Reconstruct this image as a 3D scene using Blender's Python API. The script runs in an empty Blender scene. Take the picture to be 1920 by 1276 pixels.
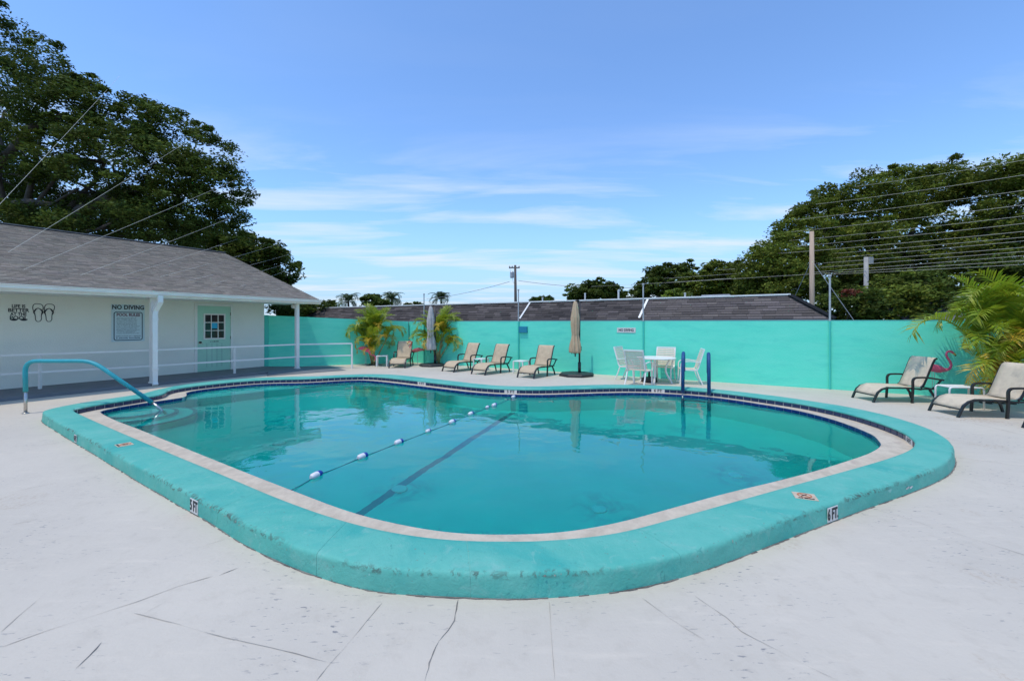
import bpy, bmesh, math, random
import numpy as np
from mathutils import Vector, Matrix

# ---------------------------------------------------------------- scene, camera, light
S = bpy.context.scene
COL = S.collection
R = math.radians
random.seed(7)
RNG = np.random.default_rng(11)

cam = bpy.data.cameras.new('camera')
cam.sensor_width = 36.0
cam.lens = 36.0 * 800.0 / 1920.0
cam.shift_y = -0.0172
cam.clip_start = 0.05
cam.clip_end = 3000.0
cam_o = bpy.data.objects.new('camera', cam)
cam_o.location = (0, 0, 1.65)
cam_o.rotation_euler = (R(90), 0, 0)
COL.objects.link(cam_o)
S.camera = cam_o

SUN_EL = R(71)
SUN_DIR = Vector((-0.76, -0.65, 0)).normalized() * math.cos(SUN_EL) + Vector((0, 0, math.sin(SUN_EL)))
sun = bpy.data.lights.new('sun', 'SUN')
sun.energy = 2.6
sun.angle = R(0.53)
sun.color = (1.0, 0.92, 0.80)
sun_o = bpy.data.objects.new('sun', sun)
sun_o.rotation_euler = SUN_DIR.to_track_quat('Z', 'Y').to_euler()
sun_o.location = (-20, -10, 40)
COL.objects.link(sun_o)

W = bpy.data.worlds.new('World')
S.world = W
W.use_nodes = True


def build_sky():
    nt = W.node_tree
    n, L = nt.nodes, nt.links
    bg = n['Background']
    bg.inputs[1].default_value = 0.12
    sky = n.new('ShaderNodeTexSky')
    sky.sky_type = 'NISHITA'
    sky.sun_disc = False
    sky.sun_elevation = SUN_EL
    sky.sun_rotation = math.atan2(SUN_DIR.x, SUN_DIR.y)
    sky.air_density = 1.0
    sky.dust_density = 0.25
    sky.ozone_density = 3.0
    hs = n.new('ShaderNodeHueSaturation')
    hs.inputs['Saturation'].default_value = 0.82
    L.new(sky.outputs[0], hs.inputs['Color'])
    tint = n.new('ShaderNodeMix')
    tint.data_type = 'RGBA'
    tint.blend_type = 'MULTIPLY'
    tint.inputs[0].default_value = 1.0
    L.new(hs.outputs[0], tint.inputs[6])
    tint.inputs[7].default_value = SKY_TINT
    tc = n.new('ShaderNodeTexCoord')
    sep = n.new('ShaderNodeSeparateXYZ')
    L.new(tc.outputs['Generated'], sep.inputs[0])

    def m(op, a, b=None):
        k = n.new('ShaderNodeMath')
        k.operation = op
        for i, v in enumerate((a, b)):
            if v is None:
                continue
            if isinstance(v, (int, float)):
                k.inputs[i].default_value = v
            else:
                L.new(v, k.inputs[i])
        return k.outputs[0]
    z = m('MAXIMUM', sep.outputs[2], 0.0)
    # a high thin layer of cirrus: the view ray meets a plane far above
    inv = m('DIVIDE', 1.0, m('ADD', z, 0.06))
    comb = n.new('ShaderNodeCombineXYZ')
    L.new(m('MULTIPLY', m('MULTIPLY', sep.outputs[0], inv), 0.55), comb.inputs[0])
    L.new(m('MULTIPLY', m('MULTIPLY', sep.outputs[1], inv), 1.7), comb.inputs[1])
    no = n.new('ShaderNodeTexNoise')
    no.inputs['Scale'].default_value = 0.85
    no.inputs['Detail'].default_value = 7
    no.inputs['Roughness'].default_value = 0.56
    no.inputs['Distortion'].default_value = 0.35
    L.new(comb.outputs[0], no.inputs['Vector'])
    ra = n.new('ShaderNodeMapRange')
    ra.inputs[1].default_value = 0.47
    ra.inputs[2].default_value = 0.66
    ra.inputs[4].default_value = 0.8
    L.new(no.outputs[0], ra.inputs[0])
    low = n.new('ShaderNodeMapRange')
    low.interpolation_type = 'SMOOTHSTEP'
    low.inputs[1].default_value = 0.44
    low.inputs[2].default_value = 0.22
    low.inputs[3].default_value = 0.05
    L.new(z, low.inputs[0])
    mx = n.new('ShaderNodeMix')
    mx.data_type = 'RGBA'
    L.new(m('MULTIPLY', ra.outputs[0], low.outputs[0]), mx.inputs[0])
    L.new(tint.outputs[2], mx.inputs[6])
    mx.inputs[7].default_value = (6.9, 7.7, 8.4, 1)
    hz_ = n.new('ShaderNodeMapRange')          # pale haze low over the horizon, all the way round
    hz_.interpolation_type = 'SMOOTHSTEP'
    hz_.inputs[1].default_value = 0.26
    hz_.inputs[2].default_value = 0.0
    hz_.inputs[4].default_value = 0.85
    L.new(z, hz_.inputs[0])
    hm = n.new('ShaderNodeMix')
    hm.data_type = 'RGBA'
    L.new(hz_.outputs[0], hm.inputs[0])
    L.new(tint.outputs[2], hm.inputs[6])
    hm.inputs[7].default_value = (3.9, 5.5, 7.4, 1)
    L.new(hm.outputs[2], mx.inputs[6])
    L.new(mx.outputs[2], bg.inputs[0])


SKY_TINT = (1.14, 1.64, 2.22, 1)
build_sky()
S.view_settings.view_transform = 'Standard'
S.view_settings.look = 'None'
S.view_settings.gamma = 1.0
S.view_settings.exposure = -0.05
S.view_settings.use_curve_mapping = False
S.render.engine = 'CYCLES'
S.cycles.use_denoising = True
S.cycles.blur_glossy = 1.0
S.cycles.caustics_refractive = True
S.cycles.caustics_reflective = False
S.cycles.max_bounces = 10
S.cycles.transparent_max_bounces = 12
S.cycles.sample_clamp_indirect = 8.0


# ---------------------------------------------------------------- materials
def new_mat(name):
    m = bpy.data.materials.new(name)
    m.use_nodes = True
    nt = m.node_tree
    return m, nt.nodes, nt.links, nt.nodes['Principled BSDF']


def pmat(name, c1, c2=None, scale=4.0, rough=0.6, bump=0.0, bscale=60.0, metal=0.0, spec=0.5,
         tone=False, lo=0.38, hi=0.66, c3=None, scale3=0.7, lo3=0.55, hi3=0.75, stretch=(1, 1, 1), transl=0.0):
    """Principled paint/metal/fabric: two colours mixed by noise, an optional third as larger stains, a fine bump."""
    m, n, L, b = new_mat(name)
    b.inputs['Roughness'].default_value = rough
    b.inputs['Metallic'].default_value = metal
    b.inputs['Specular IOR Level'].default_value = spec
    tc = n.new('ShaderNodeTexCoord')
    mp = n.new('ShaderNodeMapping')
    mp.inputs['Scale'].default_value = stretch
    L.new(tc.outputs['Object'], mp.inputs[0])
    src = None
    if c2 is None:
        rgb = n.new('ShaderNodeRGB')
        rgb.outputs[0].default_value = (*c1, 1)
        src = rgb.outputs[0]
    else:
        no = n.new('ShaderNodeTexNoise')
        no.inputs['Scale'].default_value = scale
        no.inputs['Detail'].default_value = 7
        no.inputs['Roughness'].default_value = 0.62
        L.new(mp.outputs[0], no.inputs['Vector'])
        r = n.new('ShaderNodeMapRange')
        r.inputs[1].default_value = lo
        r.inputs[2].default_value = hi
        L.new(no.outputs[0], r.inputs[0])
        mx = n.new('ShaderNodeMix')
        mx.data_type = 'RGBA'
        L.new(r.outputs[0], mx.inputs[0])
        mx.inputs[6].default_value = (*c1, 1)
        mx.inputs[7].default_value = (*c2, 1)
        src = mx.outputs[2]
    if c3 is not None:
        no = n.new('ShaderNodeTexNoise')
        no.inputs['Scale'].default_value = scale3
        no.inputs['Detail'].default_value = 9
        no.inputs['Roughness'].default_value = 0.7
        L.new(mp.outputs[0], no.inputs['Vector'])
        r = n.new('ShaderNodeMapRange')
        r.inputs[1].default_value = lo3
        r.inputs[2].default_value = hi3
        L.new(no.outputs[0], r.inputs[0])
        mx = n.new('ShaderNodeMix')
        mx.data_type = 'RGBA'
        L.new(r.outputs[0], mx.inputs[0])
        L.new(src, mx.inputs[6])
        mx.inputs[7].default_value = (*c3, 1)
        src = mx.outputs[2]
    if tone:
        at = n.new('ShaderNodeAttribute')
        at.attribute_name = 'tone'
        mu = n.new('ShaderNodeMix')
        mu.data_type = 'RGBA'
        mu.blend_type = 'MULTIPLY'
        mu.inputs[0].default_value = 1.0
        L.new(src, mu.inputs[6])
        L.new(at.outputs['Color'], mu.inputs[7])
        src = mu.outputs[2]
    L.new(src, b.inputs['Base Color'])
    if bump:
        no = n.new('ShaderNodeTexNoise')
        no.inputs['Scale'].default_value = bscale
        no.inputs['Detail'].default_value = 5
        L.new(mp.outputs[0], no.inputs['Vector'])
        bu = n.new('ShaderNodeBump')
        bu.inputs['Strength'].default_value = bump
        bu.inputs['Distance'].default_value = 0.01
        L.new(no.outputs[0], bu.inputs['Height'])
        L.new(bu.outputs[0], b.inputs['Normal'])
    if transl:
        tr = n.new('ShaderNodeBsdfTranslucent')
        L.new(src, tr.inputs[0])
        ms = n.new('ShaderNodeMixShader')
        ms.inputs[0].default_value = transl
        L.new(b.outputs[0], ms.inputs[1])
        L.new(tr.outputs[0], ms.inputs[2])
        L.new(ms.outputs[0], n['Material Output'].inputs[0])
    return m


M = {}
M['coping'] = pmat('coping_paint', (0.085, 0.42, 0.335), (0.135, 0.465, 0.375), 3.0, 0.6, 0.7, 22,
                   c3=(0.055, 0.335, 0.28), scale3=1.3, lo3=0.50, hi3=0.70)
M['joint'] = pmat('coping_joint', (0.24, 0.52, 0.44), None, rough=0.8)
M['chip'] = pmat('bare_concrete_chip', (0.36, 0.34, 0.28), (0.10, 0.11, 0.09), 25, 0.9, 0.4)
M['gutter'] = pmat('gutter_plaster', (0.62, 0.525, 0.39), (0.49, 0.41, 0.30), 9, 0.7, 0.3, 60,
                   c3=(0.46, 0.36, 0.28), scale3=5.0, lo3=0.58, hi3=0.72)
M['tile'] = pmat('navy_tile', (0.006, 0.022, 0.075), (0.010, 0.035, 0.10), 6, 0.18)
M['grout'] = pmat('tile_grout', (0.36, 0.42, 0.42), None, rough=0.9)
M['gutter_tile'] = pmat('gutter_edge_tile', (0.006, 0.03, 0.14), (0.012, 0.05, 0.2), 6, 0.25)
M['turq'] = pmat('turquoise_wall_paint', (0.125, 0.81, 0.575), (0.16, 0.83, 0.60), 1.3, 0.75, 0.6, 26,
                 c3=(0.09, 0.70, 0.52), scale3=0.9, lo3=0.5, hi3=0.75, stretch=(1, 1, 4))
M['turq2'] = pmat('turquoise_post_paint', (0.06, 0.60, 0.47), None, rough=0.5)
M['teal_pad'] = pmat('teal_rail_sleeve', (0.02, 0.32, 0.36), (0.03, 0.37, 0.40), 12, 0.5)
M['steel'] = pmat('stainless_steel', (0.62, 0.60, 0.56), (0.42, 0.38, 0.33), 20, 0.28, metal=1.0)
M['galv'] = pmat('galvanised_post', (0.52, 0.53, 0.53), (0.40, 0.41, 0.41), 8, 0.5, metal=0.3)
M['white'] = pmat('white_gloss_paint', (0.84, 0.82, 0.75), (0.78, 0.76, 0.70), 5, 0.4)
M['white2'] = pmat('white_trim_paint', (0.86, 0.85, 0.78), (0.78, 0.78, 0.71), 2, 0.55, 0.1,
                   c3=(0.58, 0.58, 0.53), scale3=3, lo3=0.62, hi3=0.8)
M['vinyl'] = pmat('white_vinyl_strap', (0.84, 0.70, 0.55), (0.78, 0.62, 0.47), 14, 0.5)
M['housewall'] = pmat('pale_blue_stucco', (0.86, 0.86, 0.76), (0.83, 0.83, 0.73), 0.8, 0.85, 0.6, 38,
                      c3=(0.76, 0.77, 0.68), scale3=0.6, lo3=0.5, hi3=0.8)
M['door'] = pmat('mint_door_paint', (0.42, 0.72, 0.56), (0.38, 0.68, 0.52), 3, 0.5)
M['groove'] = pmat('door_groove', (0.17, 0.36, 0.31), None, rough=0.7)
M['glass'] = pmat('dark_window_glass', (0.012, 0.014, 0.016), (0.03, 0.03, 0.03), 4, 0.06)
M['cyan'] = pmat('cyan_notice_paper', (0.02, 0.42, 0.66), None, rough=0.6)
M['black'] = pmat('black_powder_coat', (0.014, 0.014, 0.015), (0.022, 0.021, 0.02), 15, 0.4)
M['blackp'] = pmat('black_plastic', (0.016, 0.017, 0.018), (0.035, 0.035, 0.034), 9, 0.55)
M['brass'] = pmat('dark_door_knob', (0.05, 0.045, 0.04), None, rough=0.35, metal=0.8)
M['ink'] = pmat('black_print', (0.012, 0.018, 0.022), None, rough=0.6)
M['ink2'] = pmat('dark_teal_print', (0.02, 0.07, 0.10), None, rough=0.6)
M['inkred'] = pmat('orange_red_print', (0.50, 0.14, 0.04), None, rough=0.6)
M['inkgrey'] = pmat('faded_print', (0.16, 0.25, 0.28), None, rough=0.7)
M['maroon'] = pmat('maroon_print', (0.16, 0.05, 0.09), None, rough=0.7)
M['plate_old'] = pmat('aged_warning_plate', (0.62, 0.50, 0.36), (0.50, 0.38, 0.26), 22, 0.6)
M['plate'] = pmat('white_marker_plate', (0.72, 0.70, 0.66), (0.60, 0.57, 0.52), 18, 0.5)
M['signface'] = pmat('pale_sign_face', (0.60, 0.74, 0.77), None, rough=0.5)
M['deck'] = None
M['crack'] = pmat('dirt_filled_crack', (0.24, 0.22, 0.19), (0.10, 0.09, 0.08), 7, 0.95)
M['crack2'] = pmat('faint_deck_joint', (0.46, 0.41, 0.33), (0.29, 0.255, 0.21), 4, 0.95)
M['porch'] = pmat('grey_porch_paint', (0.17, 0.18, 0.19), (0.14, 0.15, 0.16), 2, 0.7, 0.2, 40)
M['shingle'] = pmat('asphalt_shingle', (0.275, 0.24, 0.19), (0.225, 0.195, 0.155), 30, 0.95, 0.6, 160, tone=True)
M['slate'] = pmat('dark_roof_shingle', (0.085, 0.070, 0.062), (0.062, 0.052, 0.047), 24, 0.9, 0.6, 120, tone=True)
M['soffit'] = pmat('grey_soffit', (0.22, 0.22, 0.22), None, rough=0.8)
M['metalroof'] = pmat('grey_ribbed_metal', (0.16, 0.16, 0.16), (0.12, 0.12, 0.12), 3, 0.65)
M['sling'] = pmat('beige_sling_mesh', (0.66, 0.52, 0.34), (0.58, 0.45, 0.29), 8, 0.85, 0.4, 260,
                  c3=(0.48, 0.39, 0.28), scale3=4, lo3=0.56, hi3=0.8, transl=0.12)
M['sling2'] = pmat('weathered_sling_mesh', (0.78, 0.65, 0.47), (0.66, 0.55, 0.40), 7, 0.85, 0.4, 260,
                   c3=(0.50, 0.43, 0.33), scale3=5, lo3=0.52, hi3=0.78, transl=0.12)
M['canvas_beige'] = pmat('beige_canvas', (0.62, 0.46, 0.29), (0.52, 0.38, 0.23), 6, 0.9, 0.3, 200, transl=0.1)
M['canvas_grey'] = pmat('grey_canvas', (0.58, 0.54, 0.50), (0.42, 0.40, 0.38), 6, 0.9, 0.3, 200, transl=0.1)
M['blue_sleeve'] = pmat('blue_rail_cover', (0.006, 0.065, 0.19), (0.008, 0.085, 0.23), 9, 0.6, 0.3, 90)
M['float_blue'] = pmat('blue_float', (0.01, 0.05, 0.36), None, rough=0.4)
M['float_white'] = pmat('white_float', (0.80, 0.80, 0.78), (0.70, 0.70, 0.68), 20, 0.45)
M['rope'] = pmat('dark_blue_rope', (0.02, 0.14, 0.19), None, rough=0.8)
M['flamingo'] = pmat('pink_plastic', (0.86, 0.10, 0.22), (0.80, 0.16, 0.26), 8, 0.42)
M['flamingo_red'] = pmat('faded_coral_plastic', (0.62, 0.10, 0.09), (0.55, 0.16, 0.13), 9, 0.5)
M['beak'] = pmat('yellow_beak', (0.75, 0.55, 0.12), None, rough=0.5)
M['plaque'] = pmat('blue_painted_box', (0.01, 0.23, 0.34), None, rough=0.6)
M['wood'] = pmat('weathered_pole_wood', (0.58, 0.43, 0.30), (0.42, 0.31, 0.22), 3, 0.9, 0.5, 30, stretch=(6, 6, 0.5))
M['wood_dark'] = pmat('dark_pole_wood', (0.10, 0.085, 0.075), None, rough=0.9)
M['concrete_pole'] = pmat('grey_pole', (0.40, 0.39, 0.36), (0.32, 0.31, 0.29), 4, 0.9)
M['wire'] = pmat('pale_wire', (0.66, 0.62, 0.50), None, rough=0.5)
M['cable'] = pmat('grey_cable', (0.30, 0.32, 0.34), None, rough=0.7)
M['bark'] = pmat('oak_bark', (0.115, 0.09, 0.068), (0.065, 0.052, 0.04), 6, 0.95, 0.8, 25)
M['leaf_dark'] = pmat('dark_oak_leaf', (0.088, 0.122, 0.021), None, rough=0.6, spec=0.12, tone=True, transl=0.28)
M['leaf_mid'] = pmat('oak_leaf', (0.150, 0.185, 0.026), None, rough=0.6, spec=0.12, tone=True, transl=0.3)
M['leaf_yel'] = pmat('yellow_green_leaf', (0.20, 0.27, 0.03), None, rough=0.5, tone=True, transl=0.35)
M['leaf_red'] = pmat('rusty_red_leaf', (0.30, 0.07, 0.03), None, rough=0.6, tone=True, transl=0.3)
M['frond'] = pmat('palm_frond', (0.29, 0.385, 0.028), None, rough=0.42, tone=True, transl=0.35)
M['frond_dry'] = pmat('yellowing_palm_frond', (0.60, 0.45, 0.05), None, rough=0.5, tone=True, transl=0.35)
M['frond_far'] = pmat('grey_green_palm_frond', (0.075, 0.12, 0.05), None, rough=0.5, tone=True, transl=0.25)
M['cane'] = pmat('palm_cane', (0.42, 0.36, 0.14), (0.24, 0.20, 0.09), 12, 0.7, stretch=(1, 1, 3))
M['grass'] = pmat('dry_lawn', (0.07, 0.10, 0.03), (0.10, 0.10, 0.05), 1.5, 0.95)
M['mulch'] = pmat('dark_soil', (0.05, 0.042, 0.035), (0.09, 0.08, 0.06), 10, 0.95, 0.8, 40)
M['fitting'] = pmat('pale_floor_fitting', (0.25, 0.72, 0.58), None, rough=0.6)
M['stripe'] = pmat('dark_pool_stripe', (0.01, 0.25, 0.23), (0.015, 0.29, 0.26), 10, 0.7)


def deck_material():
    """Worn white paint over concrete: soft mottling, trowel streaks, small scuffs and brown stains."""
    m, n, L, b = new_mat('white_painted_concrete')
    b.inputs['Roughness'].default_value = 0.72
    tc = n.new('ShaderNodeTexCoord')

    def noise(scale, detail=6, rough=0.6, stretch=None, rot=0.0, dist=0.0):
        k = n.new('ShaderNodeTexNoise')
        k.inputs['Scale'].default_value = scale
        k.inputs['Detail'].default_value = detail
        k.inputs['Roughness'].default_value = rough
        k.inputs['Distortion'].default_value = dist
        if stretch:
            mp = n.new('ShaderNodeMapping')
            mp.inputs['Scale'].default_value = stretch
            mp.inputs['Rotation'].default_value = (0, 0, rot)
            L.new(tc.outputs['Object'], mp.inputs[0])
            L.new(mp.outputs[0], k.inputs['Vector'])
        else:
            L.new(tc.outputs['Object'], k.inputs['Vector'])
        return k.outputs[0]

    def rng(v, lo, hi, top=1.0):
        r = n.new('ShaderNodeMapRange')
        r.inputs[1].default_value = lo
        r.inputs[2].default_value = hi
        r.inputs[4].default_value = top
        L.new(v, r.inputs[0])
        return r.outputs[0]

    def mix(f, a, c):
        x = n.new('ShaderNodeMix')
        x.data_type = 'RGBA'
        L.new(f, x.inputs[0])
        if isinstance(a, tuple):
            x.inputs[6].default_value = (*a, 1)
        else:
            L.new(a, x.inputs[6])
        x.inputs[7].default_value = (*c, 1)
        return x.outputs[2]

    def mul(a, c):
        x = n.new('ShaderNodeMath')
        x.operation = 'MULTIPLY'
        L.new(a, x.inputs[0])
        L.new(c, x.inputs[1])
        return x.outputs[0]
    c = mix(rng(noise(0.55, 8, 0.6), 0.36, 0.66), (0.595, 0.53, 0.425), (0.53, 0.475, 0.385))
    c = mix(rng(noise(6.0, 9, 0.7), 0.52, 0.76, 0.5), c, (0.45, 0.395, 0.31))
    c = mix(rng(noise(2.2, 6, 0.6, (1, 5, 1), R(35)), 0.56, 0.72, 0.45), c, (0.66, 0.58, 0.46))
    # scattered scuffs, sparse and directional
    sc = mul(rng(noise(13, 5, 0.6, (1, 3.2, 1), R(-24)), 0.61, 0.66), rng(noise(1.1, 4, 0.5), 0.46, 0.60))
    c = mix(sc, c, (0.27, 0.255, 0.235))
    # rusty stains
    st = mul(rng(noise(22, 7, 0.75), 0.50, 0.62), rng(noise(0.9, 3, 0.5, (1, 1, 1.0), 0, 0.6), 0.60, 0.70))
    c = mix(st, c, (0.38, 0.27, 0.16))
    L.new(c, b.inputs['Base Color'])
    bu = n.new('ShaderNodeBump')
    bu.inputs['Strength'].default_value = 0.35
    bu.inputs['Distance'].default_value = 0.012
    L.new(noise(14, 8, 0.65), bu.inputs['Height'])
    L.new(bu.outputs[0], b.inputs['Normal'])
    return m



def coping_material():
    """Hand-brushed turquoise paint on old concrete: mottled coats, pale rubbed streaks, small dark scrapes, a lumpy surface."""
    m, n, L, b = new_mat('weathered_coping_paint')
    b.inputs['Roughness'].default_value = 0.66
    b.inputs['Specular IOR Level'].default_value = 0.35
    tc = n.new('ShaderNodeTexCoord')

    def noise(scale, detail=6, rough=0.6, dist=0.0, loc=(0, 0, 0)):
        k = n.new('ShaderNodeTexNoise')
        k.inputs['Scale'].default_value = scale
        k.inputs['Detail'].default_value = detail
        k.inputs['Roughness'].default_value = rough
        k.inputs['Distortion'].default_value = dist
        mp = n.new('ShaderNodeMapping')
        mp.inputs['Location'].default_value = loc
        L.new(tc.outputs['Object'], mp.inputs[0])
        L.new(mp.outputs[0], k.inputs['Vector'])
        return k.outputs[0]

    def rng(v, lo, hi, top=1.0):
        r = n.new('ShaderNodeMapRange')
        r.inputs[1].default_value = lo
        r.inputs[2].default_value = hi
        r.inputs[4].default_value = top
        L.new(v, r.inputs[0])
        return r.outputs[0]

    def mix(f, a, c):
        x = n.new('ShaderNodeMix')
        x.data_type = 'RGBA'
        L.new(f, x.inputs[0])
        if isinstance(a, tuple):
            x.inputs[6].default_value = (*a, 1)
        else:
            L.new(a, x.inputs[6])
        x.inputs[7].default_value = (*c, 1)
        return x.outputs[2]
    c = mix(rng(noise(2.3, 8, 0.65), 0.36, 0.64), (0.085, 0.415, 0.33), (0.13, 0.455, 0.365))
    c = mix(rng(noise(1.1, 7, 0.6, 0.5, (5, 2, 0)), 0.50, 0.66), c, (0.050, 0.375, 0.315))
    c = mix(rng(noise(6.5, 8, 0.72, 0.8, (1, 7, 0)), 0.55, 0.68, 0.7), c, (0.20, 0.47, 0.39))
    c = mix(rng(noise(11, 6, 0.7, 1.5, (9, 1, 0)), 0.63, 0.70, 0.75), c, (0.06, 0.27, 0.235))
    c = mix(rng(noise(38, 3, 0.5, 0.0, (3, 3, 0)), 0.70, 0.74, 0.8), c, (0.16, 0.22, 0.18))
    # paint rubbed through along the outer arris: broken dark patches, only where the edge attribute runs
    ed = n.new('ShaderNodeAttribute')
    ed.attribute_name = 'edge'
    we = n.new('ShaderNodeMath')
    we.operation = 'MULTIPLY'
    L.new(ed.outputs['Fac'], we.inputs[0])
    w2 = n.new('ShaderNodeMath')
    w2.operation = 'MULTIPLY'
    L.new(rng(noise(17, 7, 0.7, 0.8, (4, 4, 1)), 0.50, 0.58), w2.inputs[0])
    L.new(rng(noise(1.0, 3, 0.5, 0.0, (2, 6, 0)), 0.42, 0.58), w2.inputs[1])
    L.new(w2.outputs[0], we.inputs[1])
    c = mix(we.outputs[0], c, (0.075, 0.13, 0.105))
    L.new(c, b.inputs['Base Color'])
    h = n.new('ShaderNodeMath')
    L.new(noise(9, 6, 0.65), h.inputs[0])
    h2 = n.new('ShaderNodeMath')
    h2.operation = 'MULTIPLY'
    h2.inputs[1].default_value = 0.35
    L.new(noise(45, 5, 0.65), h2.inputs[0])
    L.new(h2.outputs[0], h.inputs[1])
    bu = n.new('ShaderNodeBump')
    bu.inputs['Strength'].default_value = 0.8
    bu.inputs['Distance'].default_value = 0.014
    L.new(h.outputs[0], bu.inputs['Height'])
    L.new(bu.outputs[0], b.inputs['Normal'])
    return m


M['coping'] = coping_material()
M['deck'] = deck_material()


# ---------------------------------------------------------------- mesh helpers
class MB:
    """Collects boxes, tubes, lathes and sheets and links them as ONE mesh object."""

    def __init__(self):
        self.v, self.f, self.mi, self.t = [], [], [], []
        self.cur, self.tone = 0, None

    def add(self, vs, fs):
        o = len(self.v)
        self.v += [tuple(p) for p in vs]
        self.f += [tuple(i + o for i in q) for q in fs]
        self.mi += [self.cur] * len(fs)
        self.t += [self.tone] * len(fs)
        return self

    def box(self, x0, x1, y0, y1, z0, z1, bev=0.0, mat=None):
        if bev:
            bm = bmesh.new()
            bmesh.ops.create_cube(bm, size=1)
            for v in bm.verts:
                v.co = ((x0 + x1) / 2 + v.co.x * (x1 - x0), (y0 + y1) / 2 + v.co.y * (y1 - y0), (z0 + z1) / 2 + v.co.z * (z1 - z0))
            bmesh.ops.bevel(bm, geom=list(bm.edges), offset=bev, segments=2, affect='EDGES', profile=0.6)
            bm.verts.index_update()
            vs = [v.co.copy() for v in bm.verts]
            fs = [[v.index for v in f.verts] for f in bm.faces]
            bm.free()
        else:
            vs = [Vector(p) for p in ((x0, y0, z0), (x1, y0, z0), (x1, y1, z0), (x0, y1, z0), (x0, y0, z1), (x1, y0, z1), (x1, y1, z1), (x0, y1, z1))]
            fs = [(0, 3, 2, 1), (4, 5, 6, 7), (0, 1, 5, 4), (1, 2, 6, 5), (2, 3, 7, 6), (3, 0, 4, 7)]
        if mat is not None:
            vs = [mat @ p for p in vs]
        return self.add(vs, fs)

    def tube(self, pts, r, n=8, cap=True, flat=None):
        """Round (or, with flat=(w,h), rectangular) bar along a path; r may be a list."""
        pts = [Vector(p) for p in pts]
        k = len(pts)
        rs = r if isinstance(r, (list, tuple)) else [r] * k
        vs, fs = [], []
        up = None
        for i, p in enumerate(pts):
            t = (pts[min(i + 1, k - 1)] - pts[max(i - 1, 0)]).normalized()
            if up is None:
                a = Vector((0, 0, 1)) if abs(t.z) < 0.9 else Vector((0, 1, 0))
                if flat and len(flat) > 2:
                    a = Vector(flat[2])
                up = (a - t * a.dot(t)).normalized()
            else:
                up = (up - t * up.dot(t)).normalized()
            s = t.cross(up)
            if flat:
                w, h = flat[0] / 2, flat[1] / 2
                for a, c in ((-w, -h), (w, -h), (w, h), (-w, h)):
                    vs.append(p + s * a + up * c)
            else:
                for j in range(n):
                    a = 2 * math.pi * j / n
                    vs.append(p + (s * math.cos(a) + up * math.sin(a)) * rs[i])
        q = 4 if flat else n
        for i in range(k - 1):
            for j in range(q):
                a, b2 = i * q + j, i * q + (j + 1) % q
                fs.append((a, a + q, b2 + q, b2))
        if cap:
            fs.append(tuple(range(q)))
            fs.append(tuple(reversed(range((k - 1) * q, k * q))))
        return self.add(vs, fs)

    def lathe(self, prof, n=16, c=(0, 0, 0), wob=None):
        vs, fs = [], []
        for i, (r, z) in enumerate(prof):
            for j in range(n):
                a = 2 * math.pi * j / n
                rr = r * (wob(a, z) if wob else 1)
                vs.append((c[0] + rr * math.cos(a), c[1] + rr * math.sin(a), c[2] + z))
        for i in range(len(prof) - 1):
            for j in range(n):
                a, b2 = i * n + j, i * n + (j + 1) % n
                fs.append((a, b2, b2 + n, a + n))
        fs.append(tuple(reversed(range(n))))
        fs.append(tuple(range((len(prof) - 1) * n, len(prof) * n)))
        return self.add(vs, fs)

    def prism(self, poly, z0, z1):
        k = len(poly)
        vs = [(x, y, z0) for x, y in poly] + [(x, y, z1) for x, y in poly]
        fs = [tuple(reversed(range(k))), tuple(range(k, 2 * k))]
        fs += [(i, (i + 1) % k, (i + 1) % k + k, i + k) for i in range(k)]
        return self.add(vs, fs)

    def mesh(self, name, mats, smooth=False):
        me = bpy.data.meshes.new(name)
        me.from_pydata(self.v, [], self.f)
        for m in (mats if isinstance(mats, (list, tuple)) else [mats]):
            me.materials.append(m)
        if any(self.mi):
            me.polygons.foreach_set('material_index', self.mi)
        if any(t is not None for t in self.t):
            a = me.attributes.new('tone', 'FLOAT_COLOR', 'FACE')
            buf = []
            for t in self.t:
                buf += list(t if isinstance(t, tuple) else (t or 1,) * 3) + [1.0]
            a.data.foreach_set('color', buf)
        if smooth:
            me.polygons.foreach_set('use_smooth', [True] * len(me.polygons))
        me.update()
        return me

    def build(self, name, mats, parent=None, smooth=False):
        return link(name, self.mesh(name, mats, smooth), parent)


def link(name, me, parent=None):
    o = bpy.data.objects.new(name, me)
    COL.objects.link(o)
    if parent is not None:
        o.parent = parent
    return o


def tag(o, label=None, cat=None, group=None, kind=None):
    if label:
        o['label'] = label
    if cat:
        o['category'] = cat
    if group:
        o['group'] = group
    if kind:
        o['kind'] = kind
    return o


def thing(name, loc, rz, label, cat, group=None):
    o = link(name, None)
    o.location = loc
    o.rotation_euler = (0, 0, rz)
    o.empty_display_size = 0.2
    return tag(o, label, cat, group)


def copy_tree(o, parent=None):
    c = o.copy()
    COL.objects.link(c)
    if parent is not None:
        c.parent = parent
    for ch in list(o.children):
        copy_tree(ch, c)
    return c


def smooth_angle(o, deg=35):
    me = o.data
    me.polygons.foreach_set('use_smooth', [True] * len(me.polygons))
    try:
        me.set_sharp_from_angle(angle=R(deg))
    except Exception:
        pass
    return o


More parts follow.
